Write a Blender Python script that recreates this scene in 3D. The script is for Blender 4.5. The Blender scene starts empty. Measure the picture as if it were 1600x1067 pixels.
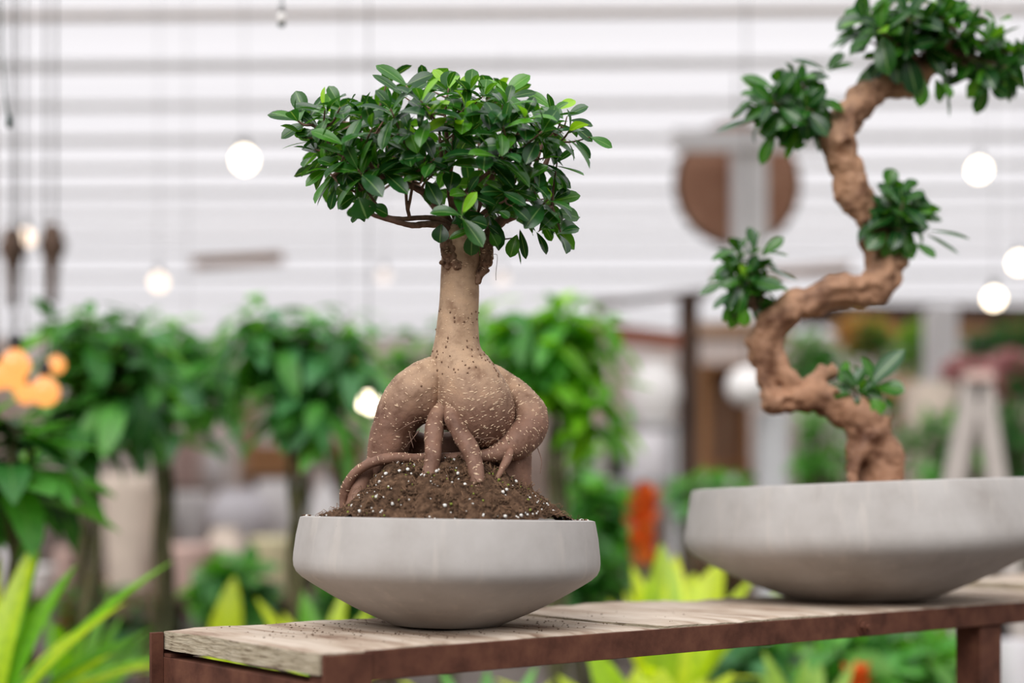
import bpy, math, random
import numpy as np
import openvdb as vdb
from mathutils import Vector, Matrix

random.seed(7)
RNG = np.random.default_rng(7)
SC = bpy.context.scene
COL = SC.collection
ZC = 1.04            # camera height
TZ = 0.90            # bench top height
FPX = 2200.0         # focal length in pixels of the 1600 px frame
HZ = 800.0           # horizon row

def P(px, py, D):
    return Vector(((px - 800) / FPX * D, D, ZC + (HZ - py) / FPX * D))
def S(px, D):
    return px / FPX * D
def unproj(p):
    return (800 + FPX * p[0] / p[1], HZ - FPX * (p[2] - ZC) / p[1])

# ------------------------------------------------------------------ objects
def empty(name, loc=(0, 0, 0), rz=0, label=None, cat=None, group=None):
    o = bpy.data.objects.new(name, None)
    COL.objects.link(o)
    o.empty_display_size = 0.05
    o.location = loc
    o.rotation_euler = (0, 0, rz)
    return tag(o, label, cat, group)
def tag(o, label=None, cat=None, group=None, kind=None):
    if label: o['label'] = label
    if cat: o['category'] = cat
    if group: o['group'] = group
    if kind: o['kind'] = kind
    return o

class MB:
    def __init__(s):
        s.v, s.f, s.m, s.c, s.uv = [], [], [], [], []
    def add(s, vs, fs, mat=0, col=(1, 1, 1), uvs=None):
        b = len(s.v)
        s.v.extend([tuple(v) for v in vs])
        s.c.extend([tuple(col)] * len(vs))
        s.uv.extend(uvs if uvs is not None else [(0, 0)] * len(vs))
        for f in fs:
            s.f.append(tuple(i + b for i in f)); s.m.append(mat)
    def build(s, name, mats, parent=None, smooth=True, off=(0, 0, 0), auto=None):
        me = bpy.data.meshes.new(name)
        pts = s.v if off == (0, 0, 0) else [(a - off[0], b - off[1], c - off[2]) for a, b, c in s.v]
        me.from_pydata(pts, [], s.f)
        if not isinstance(mats, (list, tuple)): mats = [mats]
        for m in mats: me.materials.append(m)
        me.polygons.foreach_set('material_index', s.m)
        me.polygons.foreach_set('use_smooth', [smooth] * len(s.f))
        a = me.color_attributes.new('Col', 'FLOAT_COLOR', 'POINT')
        a.data.foreach_set('color', np.array([(r, g, b, 1) for r, g, b in s.c], dtype=np.float32).ravel())
        uvl = me.uv_layers.new(name='UVMap')
        li = np.empty(len(me.loops), dtype=np.int32); me.loops.foreach_get('vertex_index', li)
        uvl.data.foreach_set('uv', np.array(s.uv, dtype=np.float32)[li].ravel())
        me.update()
        if auto is not None:
            me.shade_smooth() if hasattr(me, 'shade_smooth') else None
            me.set_sharp_from_angle(angle=math.radians(auto))
        o = bpy.data.objects.new(name, me)
        COL.objects.link(o)
        if parent is not None: o.parent = parent
        return o

def box(mb, lo, hi, mat=0, M=None, bev=0.0):
    """box with chamfered edges"""
    x0, y0, z0 = lo; x1, y1, z1 = hi
    if bev <= 0:
        vs = [(x, y, z) for x in (x0, x1) for y in (y0, y1) for z in (z0, z1)]
        fs = [(0, 1, 3, 2), (4, 6, 7, 5), (0, 4, 5, 1), (2, 3, 7, 6), (0, 2, 6, 4), (1, 5, 7, 3)]
    else:
        b = bev; vs = []; fs = []
        idx = {}
        for ix in (0, 1):
            for iy in (0, 1):
                for iz in (0, 1):
                    c = ((x0, x1)[ix], (y0, y1)[iy], (z0, z1)[iz])
                    s = (1 - 2 * ix, 1 - 2 * iy, 1 - 2 * iz)
                    for a in range(3):
                        p = [c[k] + (s[k] * b if k != a else 0) for k in range(3)]
                        idx[(ix, iy, iz, a)] = len(vs); vs.append(tuple(p))
        for a in range(3):
            for s in (0, 1):
                o = [k for k in range(3) if k != a]
                q = []
                for (i, j) in ((0, 0), (1, 0), (1, 1), (0, 1)):
                    k = [0, 0, 0]; k[a] = s; k[o[0]] = i; k[o[1]] = j
                    q.append(idx[(*k, a)])
                fs.append(tuple(q))
        for a in range(3):
            o = [k for k in range(3) if k != a]
            for i in (0, 1):
                for j in (0, 1):
                    k0 = [0, 0, 0]; k0[o[0]] = i; k0[o[1]] = j
                    k1 = list(k0); k1[a] = 1
                    fs.append((idx[(*k0, o[0])], idx[(*k1, o[0])], idx[(*k1, o[1])], idx[(*k0, o[1])]))
        for ix in (0, 1):
            for iy in (0, 1):
                for iz in (0, 1):
                    fs.append(tuple(idx[(ix, iy, iz, a)] for a in range(3)))
        c = ((x0 + x1) / 2, (y0 + y1) / 2, (z0 + z1) / 2)
        out = []
        for f in fs:
            p = [Vector(vs[i]) for i in f]
            n = (p[1] - p[0]).cross(p[2] - p[0])
            m = sum(p, Vector()) / len(p) - Vector(c)
            out.append(f if n.dot(m) > 0 else tuple(reversed(f)))
        fs = out
    if M is not None: vs = [tuple(M @ Vector(v)) for v in vs]
    mb.add(vs, fs, mat)

def lathe(mb, prof, c=(0, 0, 0), n=48, mat=0, wob=None):
    vs, fs = [], []
    for i, (r, z) in enumerate(prof):
        for j in range(n):
            a = 2 * math.pi * j / n
            rr = r + (wob(a, z) if wob else 0)
            vs.append((c[0] + rr * math.cos(a), c[1] + rr * math.sin(a), c[2] + z))
    for i in range(len(prof) - 1):
        for j in range(n):
            k = (j + 1) % n
            fs.append((i * n + j, i * n + k, (i + 1) * n + k, (i + 1) * n + j))
    if prof[0][0] > 1e-6: fs.append(tuple(reversed(range(n))))
    if prof[-1][0] > 1e-6: fs.append(tuple(range((len(prof) - 1) * n, len(prof) * n)))
    mb.add(vs, fs, mat)

def catmull(nodes, n=6):
    a = np.array(nodes, float)
    if len(a) < 3:
        t = np.linspace(0, 1, n + 1)[:, None]
        return a[0] * (1 - t) + a[-1] * t
    p = np.vstack([2 * a[0] - a[1], a, 2 * a[-1] - a[-2]])
    out = []
    for i in range(1, len(p) - 2):
        for t in np.linspace(0, 1, n, endpoint=False):
            q = 0.5 * (2 * p[i] + (p[i + 1] - p[i - 1]) * t + (2 * p[i - 1] - 5 * p[i] + 4 * p[i + 1] - p[i + 2]) * t * t
                       + (-p[i - 1] + 3 * p[i] - 3 * p[i + 1] + p[i + 2]) * t ** 3)
            out.append(q)
    out.append(a[-1])
    return np.array(out)

def tube(mb, pts, n=8, mat=0, col=(1, 1, 1), jit=0.0):
    """pts: rows x y z r"""
    pts = np.array(pts, float)
    P3 = [Vector(p[:3]) for p in pts]
    R = pts[:, 3]
    T = []
    for i in range(len(P3)):
        a = P3[max(i - 1, 0)]; b = P3[min(i + 1, len(P3) - 1)]
        T.append((b - a).normalized())
    up = Vector((0, 0, 1)) if abs(T[0].z) < 0.9 else Vector((1, 0, 0))
    nrm = (up - T[0] * up.dot(T[0])).normalized()
    vs, fs = [], []
    for i in range(len(P3)):
        nrm = (nrm - T[i] * nrm.dot(T[i])).normalized()
        bn = T[i].cross(nrm)
        for j in range(n):
            a = 2 * math.pi * j / n
            r = R[i] * (1 + (random.uniform(-jit, jit) if jit else 0))
            vs.append(P3[i] + nrm * (r * math.cos(a)) + bn * (r * math.sin(a)))
    for i in range(len(P3) - 1):
        for j in range(n):
            k = (j + 1) % n
            fs.append((i * n + j, i * n + k, (i + 1) * n + k, (i + 1) * n + j))
    fs.append(tuple(reversed(range(n))))
    fs.append(tuple(range((len(P3) - 1) * n, len(P3) * n)))
    mb.add(vs, fs, mat, col)

def blob(mb, c, r, sc=(1, 1, 1), mat=0, n=6, m=4, jit=0.2):
    vs = [(c[0], c[1], c[2] + r * sc[2])]
    for i in range(1, m):
        ph = math.pi * i / m
        for j in range(n):
            a = 2 * math.pi * j / n + i
            q = r * (1 + random.uniform(-jit, jit))
            vs.append((c[0] + q * sc[0] * math.sin(ph) * math.cos(a), c[1] + q * sc[1] * math.sin(ph) * math.sin(a), c[2] + q * sc[2] * math.cos(ph)))
    vs.append((c[0], c[1], c[2] - r * sc[2]))
    fs = []
    for j in range(n): fs.append((0, 1 + j, 1 + (j + 1) % n))
    for i in range(m - 2):
        for j in range(n):
            k = (j + 1) % n
            fs.append((1 + i * n + j, 1 + (i + 1) * n + j, 1 + (i + 1) * n + k, 1 + i * n + k))
    l = len(vs) - 1
    for j in range(n): fs.append((l, 1 + (m - 2) * n + (j + 1) % n, 1 + (m - 2) * n + j))
    mb.add(vs, fs, mat)

# ------------------------------------------------------------------ leaves
def leaf(mb, base, d, n, L, W, col, droop=0.5, shape='obovate', fold=0.25, nu=7, nv=5, mat=0, pet=0.0):
    d = Vector(d).normalized(); n = Vector(n); n = (n - d * n.dot(d))
    if n.length < 1e-4: n = d.orthogonal()
    n.normalize(); s = d.cross(n)
    base = Vector(base)
    vs, uv, fs = [], [], []
    pos = Vector(base)
    if pet > 0: pos = base + d * pet
    prev = 0
    for i in range(nu):
        t = i / (nu - 1)
        dt = t - prev; prev = t
        a = droop * (t - dt / 2)
        dd = d * math.cos(a) - n * math.sin(a)
        pos = pos + dd * (L * dt)
        nn = n * math.cos(droop * t) + d * math.sin(droop * t)
        if shape == 'obovate':
            w = (math.sin(math.pi * min(1, t ** 1.35 * 0.985 + .012)) ** 0.60) * W / 2
        elif shape == 'strap':
            w = (min(1, t * 6 + .3) * (1 - t ** 3) ** .8) * W / 2
        elif shape == 'round':
            w = (math.sin(math.pi * min(1, t * .97 + .02)) ** 0.55) * W / 2
        else:
            w = (math.sin(math.pi * min(1, t * .98 + .01)) ** 0.85) * W / 2
        w = max(w, W * .025)
        for j in range(nv):
            q = -1 + 2 * j / (nv - 1)
            vs.append(pos + s * (w * q) + nn * (abs(q) ** 1.3 * w * fold))
            uv.append((t, 0.5 + 0.5 * q))
    for i in range(nu - 1):
        for j in range(nv - 1):
            a = i * nv + j
            fs.append((a, a + 1, a + nv + 1, a + nv))
    if pet > 0:
        k = len(vs)
        w = W * .03
        vs += [base + s * w, base - s * w, base + d * pet - s * w, base + d * pet + s * w]
        uv += [(.5, .5)] * 4
        fs.append((k, k + 1, k + 2, k + 3))
    mb.add(vs, fs, mat, col, uv)

def ortho(a):
    a = a.normalized(); u = a.orthogonal().normalized()
    return u, a.cross(u)

G_DARK = [(.014, .080, .008), (.020, .105, .010), (.014, .082, .016), (.032, .14, .010), (.011, .062, .012)]
G_MID = [(.045, .18, .010), (.065, .23, .012), (.035, .15, .012)]
G_YOUNG = [(.20, .46, .02), (.13, .36, .018), (.26, .50, .03)]

def rosette(mb, c, axis, nl, L, W, cols, th0=20, th1=85, droop=0.5, shape='obovate', pet=.1, bad=None, fold=.25, young=0.0, nu=7, nv=5, lift=0.25):
    axis = Vector(axis).normalized(); u, w = ortho(axis)
    a0 = random.uniform(0, 6.28)
    for i in range(nl):
        t = i / max(1, nl - 1)
        th = math.radians(th0 + (th1 - th0) * (t ** .8) + random.uniform(-9, 9))
        az = a0 + i * 2.39996 + random.uniform(-.25, .25)
        r = u * math.cos(az) + w * math.sin(az)
        d = axis * math.cos(th) + r * math.sin(th)
        n = axis * math.sin(th) - r * math.cos(th) + Vector((0, 0, lift))
        l = L * (0.62 + 0.42 * min(1, t * 1.6)) * random.uniform(.85, 1.12)
        base = Vector(c) - axis * (t * L * .30)
        if bad is not None:
            if bad(base + d * l * .8) or bad(base + d * l * .5): continue
        cc = random.choice(cols)
        if young > 0 and i < 2 and random.random() < young: cc = random.choice(G_YOUNG)
        f = random.uniform(.8, 1.2)
        leaf(mb, base, d, n, l, W * l / L * random.uniform(.85, 1.15), tuple(x * f for x in cc), droop * random.uniform(.2, 1.5), shape, fold, nu, nv, pet=pet * l)

# ------------------------------------------------------------------ implicit surfaces
_H = RNG.random((64, 64, 64)).astype(np.float32)
def vnoise(x, y, z):
    xi = np.floor(x).astype(np.int32); yi = np.floor(y).astype(np.int32); zi = np.floor(z).astype(np.int32)
    fx = x - xi; fy = y - yi; fz = z - zi
    fx = fx * fx * (3 - 2 * fx); fy = fy * fy * (3 - 2 * fy); fz = fz * fz * (3 - 2 * fz)
    r = 0
    for a in (0, 1):
        for b in (0, 1):
            for c in (0, 1):
                r = r + _H[(xi + a) & 63, (yi + b) & 63, (zi + c) & 63] * (fx if a else 1 - fx) * (fy if b else 1 - fy) * (fz if c else 1 - fz)
    return r * 2 - 1

def seg_field(X, Y, Z, a, b, sy=1.0):
    d = b[:3] - a[:3]; L2 = max(float(d @ d), 1e-12)
    t = np.clip(((X - a[0]) * d[0] + (Y - a[1]) * d[1] + (Z - a[2]) * d[2]) / L2, 0, 1)
    return np.sqrt((X - a[0] - t * d[0]) ** 2 + (Y - a[1] - t * d[1]) ** 2 + (Z - a[2] - t * d[2]) ** 2) - (a[3] + t * (b[3] - a[3]))

def sdf_mesh(chains, vox, k, noises, dens=5, cut=()):
    """chains of rows x y z r blended into one skin; returns verts, faces"""
    chains = [catmull(c, dens) for c in chains]
    allp = np.vstack(chains)
    mg = k + 6 * vox + sum(n[1] for n in noises)
    lo = (allp[:, :3] - allp[:, 3:4]).min(0) - mg
    hi = (allp[:, :3] + allp[:, 3:4]).max(0) + mg
    dims = np.ceil((hi - lo) / vox).astype(int)
    F = np.full(dims, 1.0, np.float32)
    def local(pts, mg2):
        l = (pts[:, :3] - pts[:, 3:4]).min(0) - mg2; h = (pts[:, :3] + pts[:, 3:4]).max(0) + mg2
        i0 = np.maximum(((l - lo) / vox).astype(int), 0); i1 = np.minimum(np.ceil((h - lo) / vox).astype(int) + 1, dims)
        ax = [(lo[q] + vox * np.arange(i0[q], i1[q])).astype(np.float32) for q in range(3)]
        X, Y, Z = np.meshgrid(*ax, indexing='ij')
        return tuple(slice(i0[q], i1[q]) for q in range(3)), X, Y, Z
    for c in chains:
        G = np.full(dims, 1.0, np.float32)
        for i in range(len(c) - 1):
            sl, X, Y, Z = local(c[i:i + 2], mg)
            G[sl] = np.minimum(G[sl], seg_field(X, Y, Z, c[i], c[i + 1]))
        h = np.clip(0.5 + 0.5 * (G - F) / k, 0, 1)
        F = G * (1 - h) + F * h - k * h * (1 - h)
    m = np.abs(F) < (6 * vox + sum(n[1] for n in noises))
    ii = np.nonzero(m)
    x, y, z = [(lo[q] + vox * ii[q]).astype(np.float32) for q in range(3)]
    dlt = 0
    for fr, amp, sx, sz, ridged in [(n[0], n[1], n[2], n[3], n[4]) for n in noises]:
        v = vnoise(x * fr * sx + 11, y * fr * sx + 5, z * fr * sz + 3)
        if ridged: v = 1 - 2 * np.abs(v)
        dlt = dlt + amp * v
    F[m] += dlt
    for c in cut:   # carved hollows
        sl, X, Y, Z = local(np.array([c]), .01)
        g = np.sqrt((X - c[0]) ** 2 + (Y - c[1]) ** 2 + (Z - c[2]) ** 2) - c[3]
        F[sl] = np.maximum(F[sl], -g)
    gr = vdb.FloatGrid(1.0)
    gr.copyFromArray(np.clip(F, -1, 1).astype(np.float32))
    pts, tri, quad = gr.convertToPolygons(isovalue=0.0, adaptivity=0.0)
    v = np.array(pts) * vox + lo
    fs = [tuple(q) for q in quad] + [tuple(q) for q in tri]
    q = np.array(quad)
    a = v[q[:, 0]]; b = v[q[:, 1]]; c_ = v[q[:, 2]]
    vol = np.einsum('ij,ij->i', a - v.mean(0), np.cross(b - v.mean(0), c_ - v.mean(0))).sum()
    if vol < 0: fs = [tuple(reversed(f)) for f in fs]
    return v, fs, allp

def vnormals(v, fs):
    q = np.array([f[:3] for f in fs])
    n = np.cross(v[q[:, 1]] - v[q[:, 0]], v[q[:, 2]] - v[q[:, 0]])
    n /= np.linalg.norm(n, axis=1)[:, None] + 1e-12
    return v[q].mean(1), n

def lenticels(mb, v, fs, axis_pts, count, size=(.0012, .0042), mat=1, knots=0, region=None, knotmat=2, wd=.00065):
    cen, nor = vnormals(v, fs)
    ok = np.arange(len(cen))
    if region is not None:
        ok = ok[[region(c) for c in cen]]
    if len(ok) == 0: return
    tang = np.gradient(axis_pts[:, :3], axis=0)
    for kk in range(count + knots):
        i = int(RNG.choice(ok))
        c = Vector(cen[i]); n = Vector(nor[i])
        j = int(np.argmin(((axis_pts[:, :3] - cen[i]) ** 2).sum(1)))
        t = Vector(tang[j]); t = (t - n * t.dot(n))
        if t.length < 1e-6: continue
        t.normalize(); s = t.cross(n)
        s = (s + t * random.uniform(-.25, .25)).normalized(); t = n.cross(s)
        if kk < count:
            L = random.uniform(*size) * (1 if random.random() < .55 else .45); w = wd * random.uniform(.7, 1.3); hgt = .0004; m = mat
        else:
            L = random.uniform(.0012, .0028); w = L * random.uniform(.6, 1); hgt = .0011; m = knotmat
        ring = 6
        vs = [c + s * (L / 2 * math.cos(a)) + t * (w * math.sin(a)) - n * .0004 for a in [2 * math.pi * q / ring for q in range(ring)]]
        vs += [c + s * (L / 2 * .7 * math.cos(a)) + t * (w * .6 * math.sin(a)) + n * hgt for a in [2 * math.pi * q / ring for q in range(ring)]]
        fss = [(q, (q + 1) % ring, ring + (q + 1) % ring, ring + q) for q in range(ring)] + [tuple(range(ring, 2 * ring))]
        mb.add(vs, fss, m)

# ------------------------------------------------------------------ materials
def mat_new(name):
    m = bpy.data.materials.new(name); m.use_nodes = True
    nt = m.node_tree; b = nt.nodes['Principled BSDF']
    return m, nt, b
def node(nt, t, **kw):
    n = nt.nodes.new(t)
    for k_, v_ in kw.items():
        if k_ in n.inputs: n.inputs[k_].default_value = v_
        else: setattr(n, k_, v_)
    return n
def ramp(nt, stops):
    r = nt.nodes.new('ShaderNodeValToRGB')
    els = r.color_ramp.elements
    els[0].position, els[0].color = stops[0][0], (*stops[0][1], 1)
    els[1].position, els[1].color = stops[-1][0], (*stops[-1][1], 1)
    for p, c in stops[1:-1]:
        e = els.new(p); e.color = (*c, 1)
    return r
def coords(nt, scale=(1, 1, 1), rot=(0, 0, 0)):
    tc = nt.nodes.new('ShaderNodeTexCoord'); mp = nt.nodes.new('ShaderNodeMapping')
    mp.inputs['Scale'].default_value = scale
    mp.inputs['Rotation'].default_value = rot
    nt.links.new(tc.outputs['Object'], mp.inputs['Vector'])
    return mp.outputs['Vector']
def noisy(name, c1, c2, scale=20, rough=.8, detail=6, stretch=(1, 1, 1), bump=.3, bdist=.002, c3=None, spec=.3, metal=0, rot=(0, 0, 0), lohi=(.35, .65), bscale=None):
    m, nt, b = mat_new(name)
    v = coords(nt, stretch, rot)
    n = node(nt, 'ShaderNodeTexNoise', Scale=scale, Detail=detail, Roughness=.6)
    nt.links.new(v, n.inputs['Vector'])
    st = [(lohi[0], c1), (lohi[1], c2)] if c3 is None else [(lohi[0], c1), ((lohi[0] + lohi[1]) / 2, c2), (lohi[1], c3)]
    r = ramp(nt, st)
    nt.links.new(n.outputs['Fac'], r.inputs['Fac'])
    nt.links.new(r.outputs['Color'], b.inputs['Base Color'])
    b.inputs['Roughness'].default_value = rough
    b.inputs['Specular IOR Level'].default_value = spec
    b.inputs['Metallic'].default_value = metal
    if bump:
        n2 = n
        if bscale:
            n2 = node(nt, 'ShaderNodeTexNoise', Scale=bscale, Detail=8, Roughness=.65)
            nt.links.new(v, n2.inputs['Vector'])
        bp = node(nt, 'ShaderNodeBump', Strength=bump, Distance=bdist)
        nt.links.new(n2.outputs['Fac'], bp.inputs['Height'])
        nt.links.new(bp.outputs['Normal'], b.inputs['Normal'])
    m['r'] = 1
    return m

def leaf_mat(name, rough=.33, trans=.3, midrib=(.35, .55, .2), ribf=.35, spec=.5, tint=(2.6, 2.2, .8)):
    m, nt, b = mat_new(name)
    at = node(nt, 'ShaderNodeVertexColor', layer_name='Col')
    uv = nt.nodes.new('ShaderNodeUVMap')
    sx = nt.nodes.new('ShaderNodeSeparateXYZ'); nt.links.new(uv.outputs['UV'], sx.inputs[0])
    # midrib: a paler line at v = .5
    s1 = node(nt, 'ShaderNodeMath', operation='SUBTRACT'); s1.inputs[1].default_value = .5
    nt.links.new(sx.outputs['Y'], s1.inputs[0])
    s2 = node(nt, 'ShaderNodeMath', operation='ABSOLUTE'); nt.links.new(s1.outputs[0], s2.inputs[0])
    mr = nt.nodes.new('ShaderNodeMapRange')
    mr.inputs['From Min'].default_value = .015; mr.inputs['From Max'].default_value = .055
    mr.inputs['To Min'].default_value = ribf; mr.inputs['To Max'].default_value = 0
    nt.links.new(s2.outputs[0], mr.inputs['Value'])
    nz = node(nt, 'ShaderNodeTexNoise', Scale=60, Detail=3)
    nt.links.new(coords(nt), nz.inputs['Vector'])
    mm = node(nt, 'ShaderNodeMix', data_type='RGBA', blend_type='MULTIPLY'); mm.inputs[0].default_value = .5
    rr = ramp(nt, [(.3, (.6, .7, .6)), (.7, (1.3, 1.25, 1.2))])
    nt.links.new(nz.outputs['Fac'], rr.inputs['Fac'])
    nt.links.new(at.outputs['Color'], mm.inputs[6]); nt.links.new(rr.outputs['Color'], mm.inputs[7])
    mx = node(nt, 'ShaderNodeMix', data_type='RGBA')
    nt.links.new(mr.outputs['Result'], mx.inputs[0])
    nt.links.new(mm.outputs[2], mx.inputs[6]); mx.inputs[7].default_value = (*midrib, 1)
    nt.links.new(mx.outputs[2], b.inputs['Base Color'])
    b.inputs['Roughness'].default_value = rough
    b.inputs['Specular IOR Level'].default_value = spec
    tr = nt.nodes.new('ShaderNodeBsdfTranslucent')
    br = node(nt, 'ShaderNodeMix', data_type='RGBA', blend_type='MULTIPLY'); br.inputs[0].default_value = 1
    nt.links.new(mx.outputs[2], br.inputs[6]); br.inputs[7].default_value = (*tint, 1)
    nt.links.new(br.outputs[2], tr.inputs['Color'])
    ms = nt.nodes.new('ShaderNodeMixShader'); ms.inputs[0].default_value = trans
    nt.links.new(b.outputs[0], ms.inputs[1]); nt.links.new(tr.outputs[0], ms.inputs[2])
    nt.links.new(ms.outputs[0], nt.nodes['Material Output'].inputs['Surface'])
    return m

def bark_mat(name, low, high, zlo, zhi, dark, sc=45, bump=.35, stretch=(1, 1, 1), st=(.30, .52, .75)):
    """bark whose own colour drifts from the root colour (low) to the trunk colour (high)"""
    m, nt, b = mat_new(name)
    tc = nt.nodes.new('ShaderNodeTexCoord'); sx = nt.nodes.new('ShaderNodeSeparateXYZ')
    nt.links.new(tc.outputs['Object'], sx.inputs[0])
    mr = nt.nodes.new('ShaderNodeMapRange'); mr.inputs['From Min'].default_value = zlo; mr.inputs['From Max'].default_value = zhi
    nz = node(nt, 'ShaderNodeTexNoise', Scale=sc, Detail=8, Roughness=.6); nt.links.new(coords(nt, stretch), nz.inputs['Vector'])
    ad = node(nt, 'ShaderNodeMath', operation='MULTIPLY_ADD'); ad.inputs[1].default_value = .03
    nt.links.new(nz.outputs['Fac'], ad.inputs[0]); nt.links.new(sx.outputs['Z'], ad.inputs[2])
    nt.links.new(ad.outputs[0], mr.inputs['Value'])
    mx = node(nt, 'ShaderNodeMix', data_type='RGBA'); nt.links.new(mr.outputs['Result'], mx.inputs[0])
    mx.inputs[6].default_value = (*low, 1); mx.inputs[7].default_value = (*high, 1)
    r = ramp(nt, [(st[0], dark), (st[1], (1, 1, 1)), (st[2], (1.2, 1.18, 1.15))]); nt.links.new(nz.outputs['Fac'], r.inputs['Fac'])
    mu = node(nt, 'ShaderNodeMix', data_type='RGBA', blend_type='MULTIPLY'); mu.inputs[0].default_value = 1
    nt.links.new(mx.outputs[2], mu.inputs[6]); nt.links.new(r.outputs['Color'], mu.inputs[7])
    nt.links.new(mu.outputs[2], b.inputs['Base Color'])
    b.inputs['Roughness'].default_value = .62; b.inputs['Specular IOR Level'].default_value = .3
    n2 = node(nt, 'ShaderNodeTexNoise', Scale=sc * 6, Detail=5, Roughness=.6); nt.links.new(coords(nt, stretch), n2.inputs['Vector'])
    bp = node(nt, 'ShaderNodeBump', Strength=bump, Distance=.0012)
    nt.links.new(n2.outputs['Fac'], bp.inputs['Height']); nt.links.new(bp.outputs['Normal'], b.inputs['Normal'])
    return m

def plain(name, c, rough=.6, spec=.4, metal=0, var=.12, sc=9):
    c1 = tuple(x * (1 - var) for x in c); c2 = tuple(min(1, x * (1 + var)) for x in c)
    return noisy(name, c1, c2, sc, rough, 4, bump=0, spec=spec, metal=metal)

def emit(name, c, s):
    m, nt, b = mat_new(name)
    b.inputs['Base Color'].default_value = (.05, .04, .03, 1)
    b.inputs['Emission Color'].default_value = (*c, 1); b.inputs['Emission Strength'].default_value = s
    b.inputs['Roughness'].default_value = .2
    return m

def concrete_mat():
    m, nt, b = mat_new('concrete')
    v = coords(nt)
    n1 = node(nt, 'ShaderNodeTexNoise', Scale=9, Detail=7, Roughness=.62); nt.links.new(v, n1.inputs['Vector'])
    r1 = ramp(nt, [(.3, (.345, .315, .295)), (.5, (.42, .392, .375)), (.72, (.485, .46, .445))]); nt.links.new(n1.outputs['Fac'], r1.inputs['Fac'])
    # fine pits
    vo = node(nt, 'ShaderNodeTexVoronoi', Scale=70); nt.links.new(v, vo.inputs['Vector'])
    r2 = ramp(nt, [(.035, (.45, .42, .4)), (.07, (1, 1, 1))]); nt.links.new(vo.outputs['Distance'], r2.inputs['Fac'])
    n3 = node(nt, 'ShaderNodeTexNoise', Scale=14, Detail=2); nt.links.new(v, n3.inputs['Vector'])
    g = ramp(nt, [(.55, (0, 0, 0)), (.66, (1, 1, 1))]); nt.links.new(n3.outputs['Fac'], g.inputs['Fac'])
    mu = node(nt, 'ShaderNodeMix', data_type='RGBA', blend_type='MULTIPLY'); nt.links.new(g.outputs['Color'], mu.inputs[0])
    nt.links.new(r1.outputs['Color'], mu.inputs[6]); nt.links.new(r2.outputs['Color'], mu.inputs[7])
    # pale mineral streaks running down
    vs = coords(nt, (60, 60, 5))
    n4 = node(nt, 'ShaderNodeTexNoise', Scale=1, Detail=3); nt.links.new(vs, n4.inputs['Vector'])
    r4 = ramp(nt, [(.56, (0, 0, 0)), (.70, (.28, .28, .28))]); nt.links.new(n4.outputs['Fac'], r4.inputs['Fac'])
    mx = node(nt, 'ShaderNodeMix', data_type='RGBA'); nt.links.new(r4.outputs['Color'], mx.inputs[0])
    nt.links.new(mu.outputs[2], mx.inputs[6]); mx.inputs[7].default_value = (.58, .53, .48, 1)
    nt.links.new(mx.outputs[2], b.inputs['Base Color'])
    b.inputs['Roughness'].default_value = .72; b.inputs['Specular IOR Level'].default_value = .35
    n5 = node(nt, 'ShaderNodeTexNoise', Scale=90, Detail=6); nt.links.new(v, n5.inputs['Vector'])
    bp = node(nt, 'ShaderNodeBump', Strength=.14, Distance=.0012)
    nt.links.new(n5.outputs['Fac'], bp.inputs['Height']); nt.links.new(bp.outputs['Normal'], b.inputs['Normal'])
    return m

CONC = concrete_mat()
RUST = noisy('rusted_steel', (.045, .016, .010), (.105, .040, .025), 22, .7, 8, c3=(.155, .065, .038), bump=.4, bdist=.0008, spec=.2, lohi=(.3, .72), bscale=220)
WOOD = noisy('weathered_board', (.21, .13, .09), (.43, .335, .26), 5, .85, 9, (6, 1.0, 6), .6, .0018, (.56, .47, .39), spec=.15, lohi=(.34, .60), bscale=14)
WOODEND = noisy('sawn_board_edge', (.16, .11, .065), (.50, .42, .30), 10, .9, 9, (10, 3, 34), 1.0, .006, (.62, .54, .41), spec=.1, lohi=(.32, .62), bscale=12)
SOIL = noisy('potting_soil', (.018, .010, .006), (.085, .048, .029), 110, .95, 8, bump=.9, bdist=.004, c3=(.17, .10, .062), spec=.1, lohi=(.3, .72))
CRUMB = noisy('soil_crumb', (.05, .028, .018), (.15, .09, .055), 200, .95, 3, bump=0, spec=.1)
PERL = plain('perlite', (.82, .80, .76), .8, .2, var=.06, sc=200)
MOSS = plain('moss_bit', (.22, .26, .05), .9, .1, var=.3, sc=300)
FIBRE = plain('root_fibre', (.26, .15, .09), .85, .1, var=.3, sc=300)
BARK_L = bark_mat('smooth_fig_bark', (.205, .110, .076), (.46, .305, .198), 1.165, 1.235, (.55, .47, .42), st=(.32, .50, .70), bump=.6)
BARK_R = bark_mat('gnarled_fig_bark', (.30, .155, .092), (.38, .215, .130), 1.1, 1.6, (.32, .24, .20), 16, .9, st=(.36, .50, .64))
TWIG = noisy('twig_bark', (.13, .075, .055), (.26, .155, .115), 120, .75, 4, bump=.3, bdist=.0006, spec=.2)
LENT = plain('lenticel', (.72, .53, .37), .7, .2, var=.12, sc=300)
KNOT = plain('bark_knot', (.17, .098, .062), .85, .15, var=.3, sc=300)
BURL = noisy('rough_burl', (.045, .025, .018), (.20, .115, .075), 160, .9, 6, bump=.8, bdist=.003, c3=(.32, .2, .14), spec=.15, lohi=(.3, .7))
LEAF = leaf_mat('glossy_fig_leaf', .27, .30)
PETAL = leaf_mat('petal', .5, .3, (.7, .3, .2), .05, tint=(1, 1, 1))
LEAF_BG = leaf_mat('soft_leaf', .42, .42, ribf=.15)

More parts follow.
